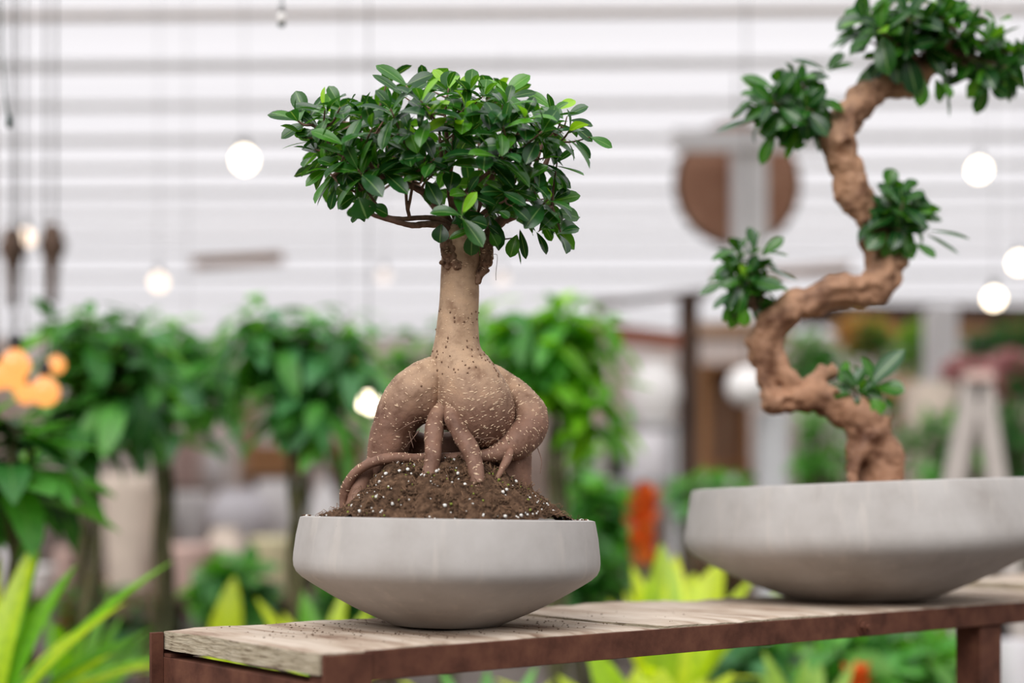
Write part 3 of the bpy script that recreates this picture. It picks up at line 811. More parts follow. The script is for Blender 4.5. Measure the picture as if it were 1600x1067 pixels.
# ------------------------------------------------------------------ right bonsai
RZR = CR.z + .1765
tree2 = empty('bonsai_tree', (CR.x, CR.y, RZR - .01), 0, 'tall twisted fig bonsai with bare zigzag trunk and separate leaf clumps', 'bonsai')
FO2 = tuple(tree2.location)
zmat(BARK_R, FO2[2])
TR = [(1376, 800, 0, 52), (1373, 760, 0, 44), (1368, 735, 0, 41), (1362, 705, 0, 42), (1356, 682, -.005, 38), (1342, 656, -.01, 33), (1312, 638, -.015, 27), (1278, 618, -.015, 24), (1243, 618, -.01, 25), (1212, 626, -.005, 21), (1201, 604, 0, 23), (1201, 575, .005, 26), (1200, 545, .005, 29), (1203, 518, 0, 29), (1224, 490, -.005, 28), (1256, 473, -.01, 27), (1300, 458, -.01, 26), (1345, 450, -.005, 26), (1376, 434, 0, 29), (1380, 410, .005, 28), (1369, 375, .005, 22), (1356, 342, .005, 22), (1338, 310, 0, 27), (1324, 275, -.005, 27), (1313, 235, -.01, 31), (1314, 205, -.01, 28), (1334, 172, -.005, 26), (1362, 148, 0, 27), (1392, 130, 0, 27), (1422, 128, 0, 25), (1448, 108, 0, 20), (1470, 80, 0, 14), (1490, 50, 0, 9)]
base = [W(n, D=DR) for n in TR]
bp_ = catmull(base, 4)
chains = [base]
def strand(ph, tw, off, rr, i0=0, i1=None):
    i1 = i1 or len(bp_)
    T = np.gradient(bp_[:, :3], axis=0); T /= np.linalg.norm(T, axis=1)[:, None]
    n = np.array([0, -1.0, 0]); out = []
    for i in range(i0, i1, 2):
        n = n - T[i] * (n @ T[i]); n /= np.linalg.norm(n); b = np.cross(T[i], n)
        a = ph + tw * i
        q = bp_[i, :3] + (n * math.cos(a) + b * math.sin(a)) * bp_[i, 3] * off
        out.append((*q, bp_[i, 3] * rr))
    return out
main = [(x, y, z, r * .88) for x, y, z, r in base]
chains = [main] + [strand(p, .05 * s, .64, .38) for p, s in ((0.2, 1), (1.6, -1), (2.9, 1), (4.0, 1), (5.2, -1))]
chains += [[W(n, D=DR) for n in c] for c in [
    [(1356, 690, -.02, 18), (1340, 720, -.03, 15), (1334, 748, -.035, 15), (1330, 775, -.04, 16)],
    [(1385, 690, -.01, 18), (1398, 722, -.02, 15), (1404, 750, -.02, 15), (1412, 780, -.02, 16)],
    [(1270, 600, 0, 16), (1286, 584, 0, 12), (1302, 580, .005, 8)],
    [(1380, 668, 0, 16), (1392, 652, 0, 9), (1394, 640, .0, 6)],
    [(1392, 420, 0, 16), (1408, 412, 0, 9), (1411, 400, 0, 7)],
    [(1200, 500, .0, 16), (1182, 492, 0, 9), (1176, 478, 0, 6)],
    [(1238, 606, -.01, 18), (1226, 588, -.012, 17), (1222, 566, -.008, 14)], [(1198, 620, -.005, 15), (1198, 633, -.01, 13), (1215, 637, -.01, 11), (1236, 636, -.01, 11)], [(1350, 465, -.01, 12), (1368, 470, -.01, 9)],
    [(1376, 450, -.01, 20), (1366, 468, -.01, 10)],
    [(1300, 190, -.01, 14), (1290, 205, -.02, 12), (1296, 225, -.02, 14)]]]
cuts = []
for n in [(1222, 560, -.030, 9), (1219, 574, -.030, 9), (1226, 545, -.030, 8), (1227, 532, -.030, 7), (1212, 590, -.028, 9), (1206, 602, -.026, 7), (1370, 425, -.034, 6), (1371, 438, -.032, 6), (1368, 412, -.03, 6), (1367, 400, -.026, 5), (1372, 450, -.032, 5), (1321, 240, -.038, 10), (1316, 255, -.036, 9), (1326, 228, -.038, 7), (1306, 266, -.034, 7), (1298, 250, -.030, 6), (1292, 290, -.024, 5), (1336, 716, -.048, 7), (1345, 735, -.05, 6), (1378, 722, -.05, 6), (1383, 700, -.046, 6), (1310, 618, -.03, 6), (1333, 700, -.047, 5), (1346, 706, -.05, 4.5), (1250, 636, -.030, 7), (1232, 630, -.028, 7), (1275, 470, -.036, 4)]:
    cuts.append(W((n[0], n[1], n[2] - .003, n[3] * 1.45), D=DR))
sdf_part('trunk', chains, .0030, .010, [(24, .0070, 1, .8, False), (48, .0045, 1, .7, True), (130, .0018, 1, .8, True)], [BARK_R, LENT, KNOT], tree2, FO2, cut=cuts, knots=60)
sk2 = bp_
def clump(cx, cy, rx, ry, n, dys=.07, axis=(0, 0, 1), L=46, seedbr=None, holes=(), young=.03):
    mb = MB(); tw = MB(); pts = []
    anchor = W((*seedbr, 3), D=DR) if seedbr else None
    tr = 0
    while len(pts) < n * .62 and tr < 4000:
        tr += 1
        a = random.uniform(0, 6.283); r = math.sqrt(random.random())
        x, y = cx + rx * r * math.cos(a), cy + ry * r * math.sin(a)
        dy = random.choice([-1, -1, 1]) * random.uniform(.1, 1) * dys * math.sqrt(max(.02, 1 - r * r))
        if all((x - q[0]) ** 2 + (y - q[1]) ** 2 + ((dy - q[2]) * 800) ** 2 * .4 > 19 ** 2 for q in pts): pts.append((x, y, dy))
    c0 = P(cx, cy + ry * .4, DR)
    for x, y, dy in pts:
        p = P(x, y, DR + dy)
        ax = (p - c0).normalized() * .9 + Vector(axis) * .6 + Vector((0, -.25, 0))
        rosette(mb, p, ax, random.choice([6, 7, 8]), S(L * 1.12, DR), S(L * .62, DR), G_DARK + G_DARK + G_DARK + G_MID, 20, 100, .5, young=young, lift=.3, nu=6)
        if anchor:
            mid = (Vector(anchor[:3]) + p) / 2 + Vector((0, 0, -.004))
            tube(tw, catmull([(*anchor[:3], .004), (*mid, .0025), (*p, .0015)], 4), 6)
    for (b, t, w) in holes:
        p0 = P(b[0], b[1], DR - .03); p1 = P(t[0], t[1], DR - .03 + random.uniform(-.02, .02)); d = p1 - p0
        leaf(mb, p0, d, (random.uniform(-.3, .3), -1, .6) if w > 13 else (0, -.8, .7), d.length, S(w, DR) * 1.15, random.choice(G_DARK + G_MID), .3, 'obovate', .2, 8, 5, pet=.04 * d.length)
    mb.build('foliage', LEAF, tree2, off=FO2); tw.build('branch', TWIG, tree2, off=FO2)
clump(1238, 168, 62, 44, 19, .07, (-.5, 0, .3), 44, (1305, 185, 0), [((1212, 205), (1187, 254), 20), ((1235, 190), (1165, 112), 16), ((1210, 140), (1163, 112), 17), ((1200, 145), (1160, 142), 13), ((1290, 110), (1242, 87), 12), ((1292, 112), (1332, 95), 12), ((1262, 225), (1242, 232), 12), ((1176, 165), (1142, 180), 12), ((1292, 108), (1316, 82), 18), ((1196, 185), (1120, 196), 13), ((1250, 200), (1225, 246), 13)])
clump(1425, 50, 92, 52, 30, .09, (0, 0, .7), 50, (1450, 100, 0), [((1350, 22), (1308, 42), 24), ((1350, 50), (1338, 66), 16), ((1440, 118), (1440, 164), 22), ((1462, 122), (1472, 158), 18), ((1380, 95), (1362, 118), 24), ((1400, 95), (1404, 128), 26), ((1475, 130), (1488, 150), 14), ((1485, 20), (1512, 22), 12), ((1478, 130), (1487, 180), 4)])
clump(1556, 92, 40, 42, 13, .06, (.4, 0, .5), 44, (1480, 70, 0), [((1570, 118), (1583, 158), 20), ((1555, 35), (1540, 16), 12), ((1580, 30), (1560, 30), 24), ((1530, 42), (1508, 45), 10)])
clump(1404, 336, 36, 34, 13, .06, (.2, 0, .6), 46, (1390, 380, 0), [((1385, 290), (1396, 264), 22), ((1412, 300), (1430, 278), 18), ((1378, 350), (1340, 365), 22), ((1384, 362), (1356, 386), 24), ((1450, 360), (1515, 366), 8), ((1445, 366), (1500, 390), 8), ((1430, 380), (1462, 398), 16), ((1425, 318), (1456, 318), 20), ((1388, 372), (1392, 402), 26), ((1400, 286), (1376, 300), 14)])
clump(1170, 432, 27, 46, 14, .05, (-.1, 0, .5), 42, (1182, 490, 0), [((1180, 390), (1172, 354), 16), ((1150, 390), (1112, 402), 13), ((1196, 394), (1232, 396), 6), ((1196, 420), (1246, 432), 7), ((1196, 440), (1232, 450), 9), ((1136, 440), (1094, 456), 14), ((1145, 455), (1115, 478), 12), ((1165, 480), (1162, 508), 18), ((1140, 470), (1130, 502), 9), ((1190, 400), (1222, 370), 18)])
clump(1332, 606, 24, 10, 3, .02, (0, 0, 1), 40, (1350, 640, 0), [((1350, 610), (1410, 544), 27), ((1372, 610), (1352, 558), 18), ((1312, 600), (1325, 562), 13), ((1330, 615), (1275, 612), 24), ((1340, 600), (1318, 580), 16), ((1372, 602), (1412, 608), 26), ((1350, 622), (1298, 642), 22), ((1350, 622), (1352, 644), 24), ((1362, 622), (1378, 645), 22), ((1385, 620), (1392, 636), 10)], young=0)
mb = MB(); lathe(mb, [(.0005, 0.006), (.05, .008), (.12, .004), (.2, -.002), (.2425, -.008)], n=72, wob=None)
v0 = list(mb.v); mb.v = [(x, y, z + .004 * float(vnoise(np.array([x * 60.]), np.array([y * 60.]), np.array([0.]))[0])) for x, y, z in v0]
for q in range(160):
    a = random.uniform(0, 6.283); r = random.uniform(.02, .22); blob(mb, (r * math.cos(a), r * math.sin(a), .004), random.uniform(.002, .005), mat=random.choice([1, 1, 3]), n=5, m=3, jit=.35)
o = mb.build('potting_soil', [SOIL, CRUMB, PERL, MOSS], None); o.location = (CR.x, CR.y, RZR - .006); o.rotation_euler = (0, math.radians(-2), 0)
tag(o, 'dark soil around the twisted trunk inside the wide concrete bowl', 'soil', kind='stuff')

# loose crumbs of soil on the bench top
mb = MB()
for q in range(420):
    aa = random.uniform(0, 6.283); rc = .078 + abs(random.gauss(0, .07)); u = .284 + rc * math.cos(aa) * 1.5; v = .175 + rc * math.sin(aa)
    if not (.02 < v < .34 and u > .02): continue
    if u > .47 and random.random() < .6: continue
    z = TZ + .0052 if u < .474 else TZ + .0078
    if u > .828: z = TZ + .0045
    blob(mb, (u, v, z), random.uniform(.0004, .0012), (1.4, 1, .5), mat=0, n=5, m=3, jit=.35)
vs = []
Mb = Matrix.Translation((bx, by, 0)) @ Matrix.Rotation(ANG, 4, 'Z')
o = mb.build('soil_crumbs', CRUMB, None); o.matrix_world = Mb
tag(o, 'brown soil crumbs scattered over the weathered bench boards', 'soil crumbs', kind='stuff')
# ------------------------------------------------------------------ setting
FLOOR = noisy('greenhouse_paving', (.08, .065, .055), (.19, .16, .14), 3, .85, 6, bump=.2, bdist=.004)
WALL = noisy('pink_render', (.50, .38, .32), (.68, .57, .50), .9, .9, 4, bump=0, c3=(.80, .73, .69))
mpan, nt, b = mat_new('white_roof_panel')
b.inputs['Base Color'].default_value = (.88, .87, .90, 1); b.inputs['Roughness'].default_value = .5
tr = nt.nodes.new('ShaderNodeBsdfTranslucent'); tr.inputs['Color'].default_value = (.665, .65, .665, 1)
ms = nt.nodes.new('ShaderNodeMixShader'); ms.inputs[0].default_value = .80
nt.links.new(b.outputs[0], ms.inputs[1]); nt.links.new(tr.outputs[0], ms.inputs[2]); nt.links.new(ms.outputs[0], nt.nodes['Material Output'].inputs['Surface'])
PURLIN = plain('pale_purlin', (.80, .80, .78), .6, .3, var=.05)
BEIGE = plain('beige_purlin', (.62, .55, .48), .7, .3, var=.08)
def struct(name, mb, m, label=None, **kw):
    return tag(mb.build(name, m, None, **kw), label, None, None, 'structure')
CZ = 4.0
mb = MB(); box(mb, (-14, -3, -.1), (14, 20, 0)); struct('floor', mb, FLOOR, 'grey brown paved greenhouse floor')
def roof_z(y): return CZ - max(0, y - 15.6) * .14
mb = MB(); box(mb, (-11, 19.5, 0), (11, 19.7, roof_z(19.5) - .03)); struct('wall_back', mb, WALL, 'blurred pinkish far wall under the white roof')
for nm, x0 in (('left', -11.2), ('right', 11.0)):
    mb = MB(); box(mb, (x0, 5.5, 0), (x0 + .2, 19.7, 3.3)); struct('wall_' + nm, mb, WALL, 'pinkish %s side wall of the greenhouse' % nm)
# corrugated translucent roof: shallow folds between the purlins
mb = MB(); vs, fs = [], []
ys = np.arange(6.6, 19.6, .0925 * 2)
for i, y in enumerate(ys):
    z = roof_z(y) + .05 + .018 * math.sin(y * 9)
    vs += [(-11, y, z), (11, y, z)]
for i in range(len(ys) - 1):
    a = 2 * i; fs += [(a, a + 1, a + 3, a + 2)]
mb.add(vs, fs); struct('ceiling', mb, mpan, 'white translucent greenhouse roof panels', smooth=True)
k = 1
for i, y in enumerate(np.arange(7.42, 19.4, .93)):
    mb = MB(); w_ = .036 if i % 2 else .055
    # slight skew: the roof runs not quite square to the lens
    M = Matrix.Translation((0, y, roof_z(y))) @ Matrix.Rotation(-.018, 4, 'Z')
    box(mb, (-11, 0, -.02), (11, w_, .03), M=M, bev=.006)
    struct('trim_%d' % k, mb, BEIGE if i in (1,) else PURLIN, 'pale purlin across the greenhouse roof'); k += 1
for x in (-6.2, 6.3):
    mb = MB(); box(mb, (x, 6.6, CZ - .02), (x + .06, 15.6, CZ + .035), bev=.004); struct('trim_%d' % k, mb, PURLIN, 'pale rafter along the greenhouse roof'); k += 1

# ------------------------------------------------------------------ background materials
TERRA = plain('terracotta', (.42, .17, .09), .8, .2, var=.15)
WHITE = plain('white_glaze', (.86, .83, .82), .45, .5, var=.04)
LILAC = plain('lilac_grey_glaze', (.68, .65, .68), .5, .5, var=.05)
CREAM = plain('cream_glaze', (.62, .56, .36), .5, .4, var=.06)
SAND = plain('sand_clay', (.62, .52, .44), .7, .3, var=.08)
PINKC = plain('pink_clay', (.62, .44, .39), .7, .3, var=.08)
DKWOOD = noisy('dark_timber', (.06, .035, .025), (.14, .085, .06), 4, .8, 5, (1, 1, .2), .1)
MIDWOOD = noisy('orange_timber', (.34, .16, .06), (.50, .27, .13), 4, .7, 5, (1, 1, .2), .1)
TANWOOD = noisy('tan_timber', (.42, .26, .17), (.56, .38, .27), 4, .75, 5, (1, 1, .2), .1)
REDWOOD = noisy('red_timber', (.22, .07, .04), (.36, .13, .08), 4, .75, 5, (.3, 1, 1), .1)
DISC = noisy('brown_woven', (.40, .20, .125), (.52, .29, .19), 6, .8, 5, bump=.1)
GREYM = plain('grey_painted_steel', (.44, .44, .45), .5, .4, var=.05)
EASELP = plain('grey_beige_paint', (.46, .41, .38), .6, .3, var=.05)
PALEPOST = plain('pale_painted_post', (.86, .85, .85), .5, .4, var=.04)
BLACKP = plain('dark_plastic', (.03, .028, .028), .5, .4)
STEM = noisy('green_brown_stem', (.045, .05, .022), (.12, .105, .05), 20, .8, 5, (1, 1, .3), .3)
CABLE = plain('green_cable', (.02, .05, .04), .5, .4)
WARMW = emit('warm_white_bulb', (1, .84, .62), 7)
WARMO = emit('amber_bulb', (1, .38, .10), 1.3)
WARMF = emit('soft_bulb', (1, .78, .60), 2.2)
WARMD = emit('dim_bulb', (1, .86, .78), 1.0)
PALEB = plain('unlit_bulb_glass', (.75, .72, .70), .15, .6)
BG_G = [(.065, .25, .035), (.09, .31, .05), (.13, .38, .08), (.045, .19, .03)]
BG_D = [(.018, .10, .018), (.028, .13, .025), (.035, .16, .03)]
BG_B = [(.13, .36, .012), (.17, .42, .014), (.10, .30, .012)]
BG_L = [(.47, .58, .006), (.40, .52, .008), (.54, .62, .015), (.30, .44, .010)]
BG_BL = [(.08, .27, .10), (.12, .34, .15), (.06, .21, .08)]

# ------------------------------------------------------------------ display furniture
def table(name, x0, x1, y0, y1, z, m, label, legs=5):
    t = empty(name, ((x0 + x1) / 2, y0, 0), 0, label, 'table'); o = ((x0 + x1) / 2, y0, 0)
    mb = MB(); n = 6
    for i in range(n):
        a = y0 + (y1 - y0) * i / n
        box(mb, (x0, a, z - .035), (x1, a + (y1 - y0) / n - .008, z), bev=.003)
    mb.build('table_top', m, t, off=o, smooth=False)
    for i in range(legs):
        x = x0 + .05 + (x1 - x0 - .18) * i / (legs - 1)
        for y in (y0 + .04, y1 - .12):
            mb = MB(); box(mb, (x, y, 0), (x + .08, y + .08, z - .035), bev=.004); mb.build('leg', m, t, off=o, smooth=False)
    mb = MB(); box(mb, (x0 + .1, y0 + .05, .18), (x1 - .1, y0 + .08, .26), bev=.003); mb.build('stretcher', m, t, off=o, smooth=False)
    return t
table('display_table', -3.4, -.62, 7.6, 8.5, .60, DKWOOD, 'long dark timber display table behind the potted money trees')
table('display_table', -3.2, -.35, 11.6, 12.7, .75, DKWOOD, 'dark timber display table near the far wall with white pots')
table('display_table', .2, 2.6, 10.0, 10.9, .74, TANWOOD, 'tan timber display table between the two bonsai', 4)

def pot(px, pytop, pybot, wpx, D, m, label, kind='plant_pot', shape='taper', cat='pot', group=None, base_z=None):
    p = P(px, pybot, D); h = (pybot - pytop) / FPX * D; r = S(wpx / 2, D)
    if base_z is not None:
        h = h + p.z - base_z; p.z = base_z
    if shape == 'taper': pr = [(r * .72, 0), (r * .76, h * .02), (r * .97, h * .86), (r, h * .88), (r, h * .985), (r * .98, h), (r * .88, h), (r * .84, h * .9), (.001, h * .86)]
    elif shape == 'urn': pr = [(r * .5, 0), (r * .56, h * .03), (r * .85, h * .25), (r, h * .5), (r * .92, h * .75), (r * .6, h * .92), (r * .62, h), (r * .52, h), (r * .5, h * .9), (.001, h * .6)]
    elif shape == 'drop': pr = [(r * .7, 0), (r * .9, h * .08), (r, h * .3), (r * .85, h * .55), (r * .5, h * .8), (r * .2, h * .96), (r * .16, h), (r * .1, h), (.001, h * .9)]
    else: pr = [(r * .96, 0), (r, h * .02), (r, h * .98), (r * .98, h), (r * .9, h), (r * .88, h * .94), (.001, h * .9)]
    mb = MB(); lathe(mb, pr, n=32)
    o = mb.build(kind, m, None, auto=50); o.location = p
    return tag(o, label, cat, group)
T1, T2, T3 = .60, .75, .74
def onT(px, pytop, wpx, D, z, m, label, **kw):
    pyb = HZ - FPX * (z + .001 - ZC) / D
    return pot(px, pytop, pyb, wpx, D, m, label, **kw)
onT(207, 742, 98, 7.9, T1, SAND, 'tall sand coloured clay planter seen above the bench corner', kind='tall_planter', cat='planter')
onT(28, 828, 74, 8.1, T1, LILAC, 'pale lilac grey pot at the far end of the long dark table')
onT(62, 884, 50, 7.75, T1, WHITE, 'low white pot in front of the lilac grey pot')
onT(100, 856, 34, 8.2, T1, PINKC, 'small pink clay pot between the white pot and the sand planter')
onT(300, 850, 76, 7.78, T1, PINKC, 'pink clay pot beside the tall sand coloured planter')
onT(352, 824, 66, 8.3, T1, SAND, 'squat sand pot with a wide mouth near the left end of the smaller bowl', shape='urn')
onT(432, 838, 84, 8.0, T1, CREAM, 'cream yellow pot just left of the smaller bowl')
onT(372, 762, 92, 11.85, T2, LILAC, 'broad lilac white pot on the rear display table', shape='urn')
onT(436, 752, 70, 12.45, T2, WHITE, 'white cylindrical pot on the rear display table', shape='cyl')
onT(298, 770, 60, 12.3, T2, WHITE, 'white pot with tapered sides at the end of the rear table')
onT(508, 748, 60, 11.9, T2, WHITE, 'white teardrop vase next to the soil mound of the bonsai', shape='drop', kind='teardrop_vase', cat='vase')
onT(250, 800, 40, 12.0, T2, BLACKP, 'small black nursery pot on the rear display table')
def crate(px, py0, py1, wpx, D, m, label, z=None, depth=.3, name='wooden_crate', cat='crate'):
    z0 = z if z is not None else P(px, py1, D).z; z1 = P(px, py0, D).z; x = P(px, 0, D).x; w_ = S(wpx / 2, D)
    t = empty(name, (x, D, z0), 0, label, cat); o = (x, D, z0)
    th = .015
    for s_ in ('front', 'back'):
        mb = MB(); y = D if s_ == 'front' else D + depth - th
        n = max(2, int((z1 - z0) / .09))
        for i in range(n):
            a = z0 + (z1 - z0) * i / n; box(mb, (x - w_, y, a), (x + w_, y + th, a + (z1 - z0) / n - .008), bev=.002)
        mb.build('side_panel', m, t, off=o, smooth=False)
    for s_ in (-1, 1):
        mb = MB(); a = x + s_ * w_ - (th if s_ > 0 else 0); box(mb, (a, D + th, z0), (a + th, D + depth - th, z1), bev=.002); mb.build('end_panel', m, t, off=o, smooth=False)
    mb = MB(); box(mb, (x - w_ + th, D + th, z0), (x + w_ - th, D + depth - th, z0 + th)); mb.build('base_panel', m, t, off=o, smooth=False)
# tall timber stand holding the crate
def stand(px, D, wpx, pytop, m, label, depth=.35):
    z = P(0, pytop, D).z; x = P(px, 0, D).x; w_ = S(wpx / 2, D)
    t = empty('plant_stand', (x, D, 0), 0, label, 'plant stand'); o = (x, D, 0)
    mb = MB(); box(mb, (x - w_, D, z - .03), (x + w_, D + depth, z), bev=.003); mb.build('top', m, t, off=o, smooth=False)
    mb = MB(); box(mb, (x - w_ + .03, D + .03, z * .35), (x + w_ - .03, D + depth - .03, z * .35 + .02)); mb.build('shelf', m, t, off=o, smooth=False)
    for a in (x - w_ + .02, x + w_ - .06):
        for b_ in (D + .02, D + depth - .06):
            mb = MB(); box(mb, (a, b_, 0), (a + .04, b_ + .04, z - .03)); mb.build('leg', m, t, off=o, smooth=False)
    return z
z = stand(430, 13.2, 100, 742, DKWOOD, 'dark timber plant stand carrying the orange crate')
crate(428, 694, 742, 86, 13.25, MIDWOOD, 'orange timber crate on the dark plant stand behind the pots', z=z + .001, depth=.25)
z = stand(300, 14.2, 110, 760, DKWOOD, 'dark timber plant stand with two pots in front of the far wall')
pot(292, 672, 760, 44, 14.3, PINKC, 'tall pink clay vase standing on a dark plant stand', 'tall_vase', 'taper', 'vase', base_z=z + .001)
pot(333, 700, 760, 30, 14.45, WHITE, 'narrow white vase beside the tall pink clay vase', 'tall_vase', 'urn', 'vase', base_z=z + .001)
z = stand(494, 13.6, 60, 720, DKWOOD, 'slim dark plant stand with a lilac grey vase')
pot(492, 636, 720, 42, 13.7, LILAC, 'tall lilac grey vase on the slim dark plant stand', 'tall_vase', 'taper', 'vase', base_z=z + .001)
z = stand(548, 13.0, 62, 736, DKWOOD, 'low dark stand with a brown pot behind the arching roots')
pot(546, 690, 736, 50, 13.1, TERRA, 'terracotta pot seen past the left arching root', base_z=z + .001)
# tan post
def post(name, px, D, wpx, pytop, m, label, cat='post', crossbar=None, z0=0):
    x = P(px, 0, D).x; w_ = S(wpx / 2, D); z = min(CZ - .06, P(0, pytop, D).z)
    t = empty(name, (x, D, z0), 0, label, cat); o = (x, D, z0)
    mb = MB(); box(mb, (x - w_, D, z0 + .012), (x + w_, D + 2 * w_, z), bev=w_ * .15); mb.build('shaft', m, t, off=o, smooth=False)
    mb = MB(); box(mb, (x - w_ * 1.7, D - w_ * .7, z0), (x + w_ * 1.7, D + w_ * 2.7, z0 + .012)); mb.build('base_plate', m, t, off=o, smooth=False)
    if crossbar:
        a, b_, c, d = crossbar
        mb = MB(); box(mb, (P(a, 0, D).x, D - .04, P(0, d, D).z), (P(b_, 0, D).x, D, P(0, c, D).z), bev=.005); mb.build('crossbar', m, t, off=o, smooth=False)
    return t
post('timber_post', 386, 15.5, 26, 600, TANWOOD, 'short tan timber post between the money trees')
post('support_post', 1174, 9.16, 52, 206, PALEPOST, 'pale painted roof support post in front of the round brown disc', crossbar=(1050, 1300, 204, 238), z0=P(0, 505, 9.16).z)
post('support_post', 1210, 8.2, 44, 642, GREYM, 'short grey steel post behind the twisted trunk')
post('support_post', 1476, 11.0, 44, 478, PALEPOST, 'pale grey post near the pale folding easel')
# brown round disc
x, y, z = P(1152, 288, 9.5)
t = empty('round_disc', (x, y, z), 0, 'large round brown woven disc hanging behind the pale support post', 'wall decoration')
mb = MB(); M = Matrix.Rotation(math.pi / 2, 4, 'X'); R0 = S(98, 9.5)
prism(mb, M, 64, R0 * .95, .035); mb.build('panel', DISC, t, smooth=False)
mb = MB(); pts = [(R0 * .97 * math.cos(a), .0, R0 * .97 * math.sin(a), .02) for a in np.linspace(0, 2 * math.pi, 65)]; tube(mb, pts, 8); mb.build('rim', DKWOOD, t)
mb = MB(); tube(mb, [(0, 0, R0, .006), (0, 0, CZ - z, .006)], 6); mb.build('cord', BLACKP, t)

# timber pergola / stall
t = empty('timber_stall', (P(1078, 0, 9.2).x, 9.2, 0), 0, 'dark brown timber stall frame with red-brown beams between the two bonsai', 'stall frame'); o = tuple(t.location)
mb = MB(); box(mb, (P(1063, 0, 9.2).x, 9.2, 0), (P(1093, 0, 9.2).x, 9.33, P(0, 458, 9.2).z), bev=.004); mb.build('post', DKWOOD, t, off=o, smooth=False)
mb = MB(); box(mb, (P(930, 0, 9.2).x, 9.33, 0), (P(940, 0, 9.2).x, 9.43, P(0, 472, 9.2).z), bev=.004); mb.build('post', DKWOOD, t, off=o, smooth=False)
def slant(mb, a, b_, D, th, dep=.06):
    p, q = P(*a, D), P(*b_, D); u = (q - p).normalized(); n = Vector((-u.z, 0, u.x)) * S(th / 2, D)
    vs = [p - n, q - n, q + n, p + n]; vs = vs + [v + Vector((0, dep, 0)) for v in vs]
    mb.add(vs, [(0, 1, 2, 3), (7, 6, 5, 4), (0, 4, 5, 1), (1, 5, 6, 2), (2, 6, 7, 3), (3, 7, 4, 0)])
mb = MB(); slant(mb, (925, 476), (1105, 456), 9.1, 11); mb.build('beam', DKWOOD, t, off=o, smooth=False)
mb = MB(); slant(mb, (925, 516), (1064, 532), 9.16, 26); mb.build('beam', REDWOOD, t, off=o, smooth=False)
mb = MB(); slant(mb, (1093, 514), (1235, 516), 9.10, 20, .30); mb.build('beam', TANWOOD, t, off=o, smooth=False)
# far beam over the right side
mb = MB(); slant(mb, (1235, 490), (1700, 496), 15.5, 34, .2)
tag(mb.build('roof_beam', DKWOOD, None, smooth=False), 'long dark brown roof beam above the pink flowers and pale post', 'beam')
mb = MB(); slant(mb, (1390, 514), (1700, 518), 15.2, 20, .1)
tag(mb.build('roof_beam', MIDWOOD, None, smooth=False), 'orange brown timber batten just below the long dark roof beam', 'beam')
mb = MB(); slant(mb, (1120, 430), (1330, 418), 14.0, 14, .15)
tag(mb.build('roof_beam', TANWOOD, None, smooth=False), 'tan roof timber glimpsed above the bend of the twisted trunk', 'beam')
mb = MB(); slant(mb, (300, 410), (440, 402), 14.5, 14, .12)
tag(mb.build('roof_beam', TANWOOD, None, smooth=False), 'short tan roof timber above the money trees', 'beam')
# cabinet
x0, x1 = P(1096, 0, 10.6).x, P(1186, 0, 10.6).x; z1 = P(0, 560, 10.6).z
t = empty('open_cabinet', (x0, 11.0, 0), 0, 'orange timber open cabinet behind the dark stall post', 'cabinet'); o = tuple(t.location)
for a in (x0, x1 - .03):
    mb = MB(); box(mb, (a, 11.0, 0), (a + (.12 if a == x0 else .03), 11.35, z1), bev=.003); mb.build('side_panel', MIDWOOD, t, off=o, smooth=False)
mb = MB(); box(mb, (x0, 11.35, 0), (x1, 11.37, z1)); mb.build('back_panel', TANWOOD, t, off=o, smooth=False)
for zz in (.5, .98, 1.42, z1):
    mb = MB(); box(mb, (x0 + .12, 11.0, zz - .03), (x1 - .03, 11.35, zz)); mb.build('shelf', MIDWOOD, t, off=o, smooth=False)
# shelving with white pots
zs = [.42, P(0, 750, 9.0).z, P(0, 665, 9.0).z]
x0, x1 = P(876, 0, 9.0).x, P(1056, 0, 9.0).x
t = empty('shelving_unit', ((x0 + x1) / 2, 9.0, 0), 0, 'grey steel shelving unit with white pots between the bonsai', 'shelving'); o = tuple(t.location)
for a in (x0, x1 - .03):
    for b_ in (8.86, 9.12):
        mb = MB(); box(mb, (a, b_, 0), (a + .03, b_ + .03, zs[-1] + .02)); mb.build('upright', GREYM, t, off=o, smooth=False)
for zz in zs:
    mb = MB(); box(mb, (x0, 8.86, zz - .02), (x1, 9.15, zz)); mb.build('shelf', GREYM, t, off=o, smooth=False)
pot(1022, 566, 665, 84, 9.0, WHITE, 'large round white urn on the top of the steel shelving', 'white_urn', 'urn', 'urn', base_z=zs[2] + .001)
pot(1014, 676, 750, 74, 9.0, LILAC, 'lilac white cylinder pot under the large white urn', 'plant_pot', 'cyl', base_z=zs[1] + .001)
pot(918, 676, 750, 64, 9.0, WHITE, 'white cylinder pot at the free end of the steel shelving', 'plant_pot', 'taper', base_z=zs[1] + .001)
pot(925, 612, 665, 50, 9.0, PINKC, 'pink clay pot on the steel shelving near the green tree', 'plant_pot', 'taper', base_z=zs[2] + .001)
pot(963, 690, 750, 26, 9.0, BLACKP, 'narrow black pot between the two white pots on the shelving', 'plant_pot', 'cyl', base_z=zs[1] + .001)
onT(925, 770, 60, 10.4, T3, CREAM, 'cream pot on the tan display table')
onT(1125, 742, 90, 10.3, T3, WHITE, 'broad white pot on the tan table behind the wide bowl', shape='urn')
onT(1165, 760, 40, 10.7, T3, PINKC, 'small pink clay pot on the tan table beside the broad white pot')
